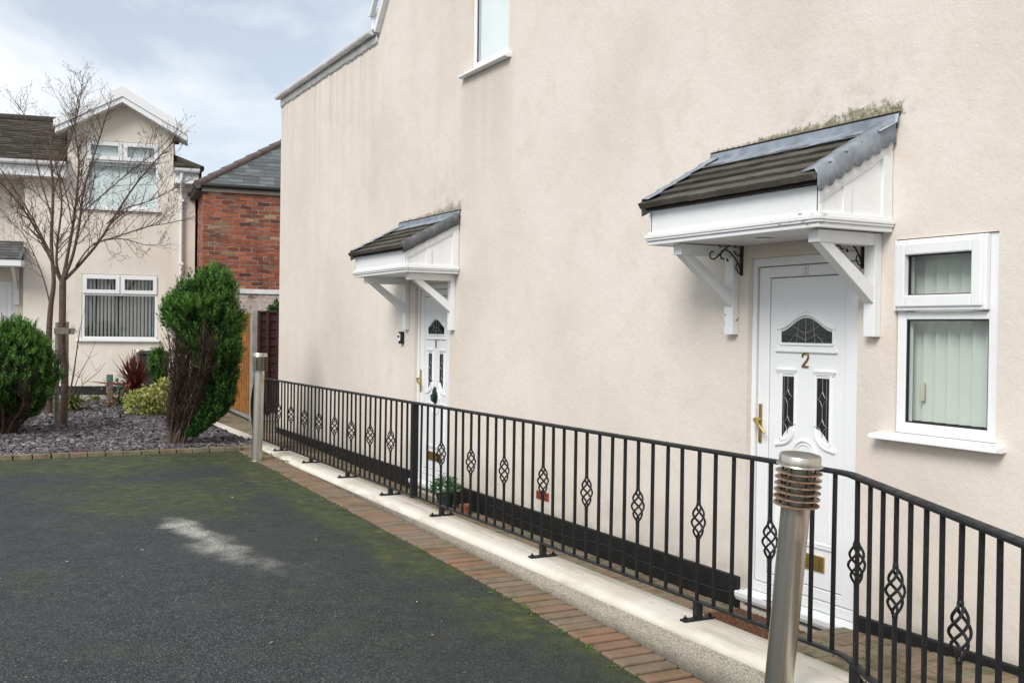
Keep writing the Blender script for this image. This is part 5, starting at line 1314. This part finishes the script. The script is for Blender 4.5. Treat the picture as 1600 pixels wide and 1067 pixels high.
grass_clump('low yellowish grass tuft near the concrete path edge', onbed(148, 626, 20.2), 70, .12, .24, .2)
tb = thing('bare_twig_shrub', 'thin leafless twigs rising beside the bare tree', 'shrub', onbed(108, 630, 18.2)); tb['_org'] = [0, 0, 0]; q = MB(); o3 = tb.location.copy()
for pts in ([(106, 628), (112, 580), (120, 520), (134, 476)], [(107, 628), (114, 590), (122, 545), (128, 500)], [(108, 630), (124, 590), (140, 560), (152, 532)], [(109, 630), (128, 600), (150, 580), (168, 566)], [(110, 632), (140, 618), (165, 604), (176, 598)], [(105, 628), (103, 570), (104, 520), (107, 486)]):
    q.tube([pt(x, y, 18.2) - o3 + V((RND.uniform(-.05, .05), RND.uniform(-.05, .05), 0)) * (i > 0) for i, (x, y) in enumerate(pts)], [.009, .007, .005, .002], 5)
    for j in range(5):
        i = RND.randint(1, 2); p = pt(*pts[i], 18.2) - o3; q.tube([p, p + V((RND.uniform(-.15, .15), RND.uniform(-.1, .1), RND.uniform(.1, .22)))], [.004, .0015], 4)
q.obj('twigs', M['twig_bark'], tb, smooth=60)
bn = thing('wheelie_bin', 'dark grey wheelie bin against the far house', 'bin', (-1.0, 21.75, .26), HR); 
q = MB(); vs = []
for (z, hx, hy) in ((.06, .21, .24), (.92, .27, .31)): vs += [(-hx, -hy, z), (hx, -hy, z), (hx, hy, z), (-hx, hy, z)]
q.add(vs, [(0, 3, 2, 1), (4, 5, 6, 7), (0, 1, 5, 4), (1, 2, 6, 5), (2, 3, 7, 6), (3, 0, 4, 7)]); q.obj('body', M['grey_plastic'], bn, bevel=.025)
q = MB(); q.box(-.295, .295, -.345, .33, .925, .955); q.box(-.25, .25, -.29, .28, .956, .985); q.obj('lid', M['grey_plastic'], bn, bevel=.012)
q = MB(); q.tube([(-.26, .36, .93), (.26, .36, .93)], .016, 8); q.box(-.26, -.22, .30, .37, .90, .95); q.box(.22, .26, .30, .37, .90, .95); q.obj('handle', M['grey_plastic'], bn)
for s in (-.25, .25):
    q = MB(); q.lathe([(.1, -.025), (.1, .025)], 18, (0, 0, 0), Matrix.Translation((s, .24, .1)) @ Matrix.Rotation(pi / 2, 4, 'Y')); q.obj('wheel', M['black_paint'], bn, smooth=40)
p = onbed(171, 630, 19.9); gp_ = thing('timber_post', 'short mossy timber post with teal plaque by the house base', 'post', p); gp_['_org'] = [0, 0, 0]
q = MB(); q.box(-.055, .055, -.05, .05, -.1, .52); q.obj('post_body', M['weathered_post'], gp_, bevel=.01)
q = MB(); q.box(-.03, .03, -.056, -.0505, .40, .47); q.obj('plaque', M['teal'], gp_)
p = onbed(193, 634, 19.4); ln = thing('garden_lantern', 'small green metal garden lantern beside the red cordyline', 'lantern', p, -.2)
q = MB(); q.box(-.10, .10, -.10, .10, .04, .07); q.box(-.08, .08, -.08, .08, 0, .0395); q.obj('base', M['green_paint'], ln, bevel=.005)
q = MB(); q.box(-.10, .10, -.10, .10, .33, .36); q.add([(-.1, -.1, .361), (.1, -.1, .361), (.1, .1, .361), (-.1, .1, .361), (0, 0, .43)], [(0, 1, 4), (1, 2, 4), (2, 3, 4), (3, 0, 4)]); q.obj('roof', M['green_paint'], ln, bevel=.004)
for sx in (-.085, .085):
    for sy in (-.085, .085):
        q = MB(); q.tube([(sx, sy, .07), (sx, sy, .33)], .02, 8); q.obj('post', M['green_paint'], ln, smooth=50)
for sx in (-.12, .12):
    q = MB(); q.lathe([(.004, .36), (.006, .42), (.028, .445), (.034, .47), (.022, .495), (.002, .505)], 12, (sx, 0, 0)); q.obj('finial', M['green_paint'], ln, smooth=60)
q = MB(); q.lathe([(.05, .0705), (.05, .3)], 14); q.obj('glass', M['green_paint'], ln, smooth=50)
p = onbed(182, 640, 19.2); bb = thing('bronze_leaf_plant', 'small bronze leaved plant between timber post and green lantern', 'plant', p); bb['_org'] = [0, 0, 0]; q = MB()
m_island('bronze_leaf', [(0, (.05, .03, .02)), (.6, (.22, .08, .03)), (1, (.42, .28, .06))], .6, 0)
for i in range(150):
    v = V((RND.gauss(0, .15), RND.gauss(0, .1), abs(RND.gauss(.1, .12)))); leaf(q, v, V((RND.uniform(-1, 1), RND.uniform(-1, 1), RND.uniform(-.3, .8))).normalized() * .07, .016)
q.obj('leaves', M['bronze_leaf'], bb, recalc=False)
q = MB()
for i in range(8): a = i * .8; q.tube([(0, 0, -.02), (.08 * cos(a), .06 * sin(a), .2)], .004, 4)
q.obj('stems', M['conifer_bark'], bb)
# weeds along the edging, fallen scraps on the tarmac
q = MB()
for i in range(34):
    y = RND.choice((4.3, 4.6, 4.9, 5.3, 5.7, 6.0, 6.7, 7.4, 9.2, 11.6, 12.9)) + RND.gauss(0, .10); x = -1.345 + RND.gauss(0, .018)
    for j in range(RND.randint(5, 16)):
        a = RND.random() * 6.28; leaf(q, V((x + RND.gauss(0, .015), y + RND.gauss(0, .03), zt(y) + .004)), V((cos(a), sin(a), RND.uniform(.2, 1))).normalized() * RND.uniform(.010, .024), .005)
for (x, y) in ((-1.22, 12.75), (-1.06, 12.3), (-1.1, 12.9), (-.3, 3.6), (-.33, 3.7)):
    for j in range(40): a = RND.random() * 6.28; leaf(q, V((x + RND.gauss(0, .05), y + RND.gauss(0, .06), (zt(y) if x < -1 else -.02) + .012)), V((cos(a), sin(a), RND.uniform(.4, 1.2))).normalized() * RND.uniform(.015, .04), .006)
struct(q.obj('weeds', M['weed_leaf'], recalc=False), 'stuff')
q = MB()
for i in range(90):
    x = RND.uniform(-7, -1.4); y = RND.uniform(4.2, 13.2); r_ = RND.uniform(.005, .016); a = RND.random() * 6.28; z = zt(y) + .012
    q.add([(x + r_ * cos(a), y + r_ * sin(a), z), (x - r_ * .5 * sin(a), y + r_ * .5 * cos(a), z + .006), (x - r_ * cos(a), y - r_ * sin(a), z + .003), (x + r_ * .5 * sin(a), y - r_ * .5 * cos(a), z)], [(0, 1, 2, 3)])
struct(q.obj('leaf_litter', M['litter'], recalc=False), 'stuff')

# ------------------------------------------------------------------ light and sky
W = bpy.data.worlds.new("World"); S.world = W; W.use_nodes = True; nt = W.node_tree; nt.nodes.clear()
out = nt.nodes.new('ShaderNodeOutputWorld'); bg = nt.nodes.new('ShaderNodeBackground'); sky = nt.nodes.new('ShaderNodeTexSky'); sky.sky_type = 'NISHITA'; sky.sun_disc = False
SUN_AZ = V((-.85, -.52)); EL = radians(40)
sky.sun_elevation = EL; sky.sun_rotation = atan2(SUN_AZ.x, SUN_AZ.y); sky.altitude = 50; sky.air_density = 1.0; sky.dust_density = .6
tc = nt.nodes.new('ShaderNodeTexCoord'); mp = nt.nodes.new('ShaderNodeMapping'); nt.links.new(tc.outputs['Generated'], mp.inputs[0]); mp.inputs['Scale'].default_value = (1, 1, 2.2); mp.inputs['Location'].default_value = (.35, .1, .2)
nz = nt.nodes.new('ShaderNodeTexNoise'); nt.links.new(mp.outputs[0], nz.inputs['Vector']); nz.inputs['Scale'].default_value = 3.4; nz.inputs['Detail'].default_value = 7; nz.inputs['Roughness'].default_value = .52; nz.inputs['Distortion'].default_value = .3
rp = nt.nodes.new('ShaderNodeValToRGB'); nt.links.new(nz.outputs['Fac'], rp.inputs[0]); rp.color_ramp.elements[0].position = .40; rp.color_ramp.elements[0].color = (.40, .40, .40, 1); rp.color_ramp.elements[1].position = .60; rp.color_ramp.elements[1].color = (.97, .97, .97, 1)
mx = nt.nodes.new('ShaderNodeMix'); mx.data_type = 'RGBA'; nt.links.new(rp.outputs[0], mx.inputs[0]); nt.links.new(sky.outputs[0], mx.inputs[6]); mx.inputs[7].default_value = (8.7, 8.85, 9.05, 1)
nt.links.new(mx.outputs[2], bg.inputs[0]); bg.inputs[1].default_value = .062; nt.links.new(bg.outputs[0], out.inputs[0])
sd = bpy.data.lights.new('sun', 'SUN'); sd.energy = 1.5; sd.angle = radians(26); sd.color = (1, .965, .91); so = bpy.data.objects.new('sun', sd); COL.objects.link(so)
dirn = V((-SUN_AZ.x * cos(EL), -SUN_AZ.y * cos(EL), -sin(EL))); so.rotation_euler = dirn.to_track_quat('-Z', 'Y').to_euler(); so.location = (-10, -10, 15)
S.view_settings.view_transform = 'Standard'; S.view_settings.look = 'None'; S.view_settings.exposure = 1.0; S.view_settings.gamma = 1
S.cycles.max_bounces = 6; S.cycles.transparent_max_bounces = 12; S.cycles.use_denoising = True
for o in bpy.data.objects:
    if '_org' in o: del o['_org']
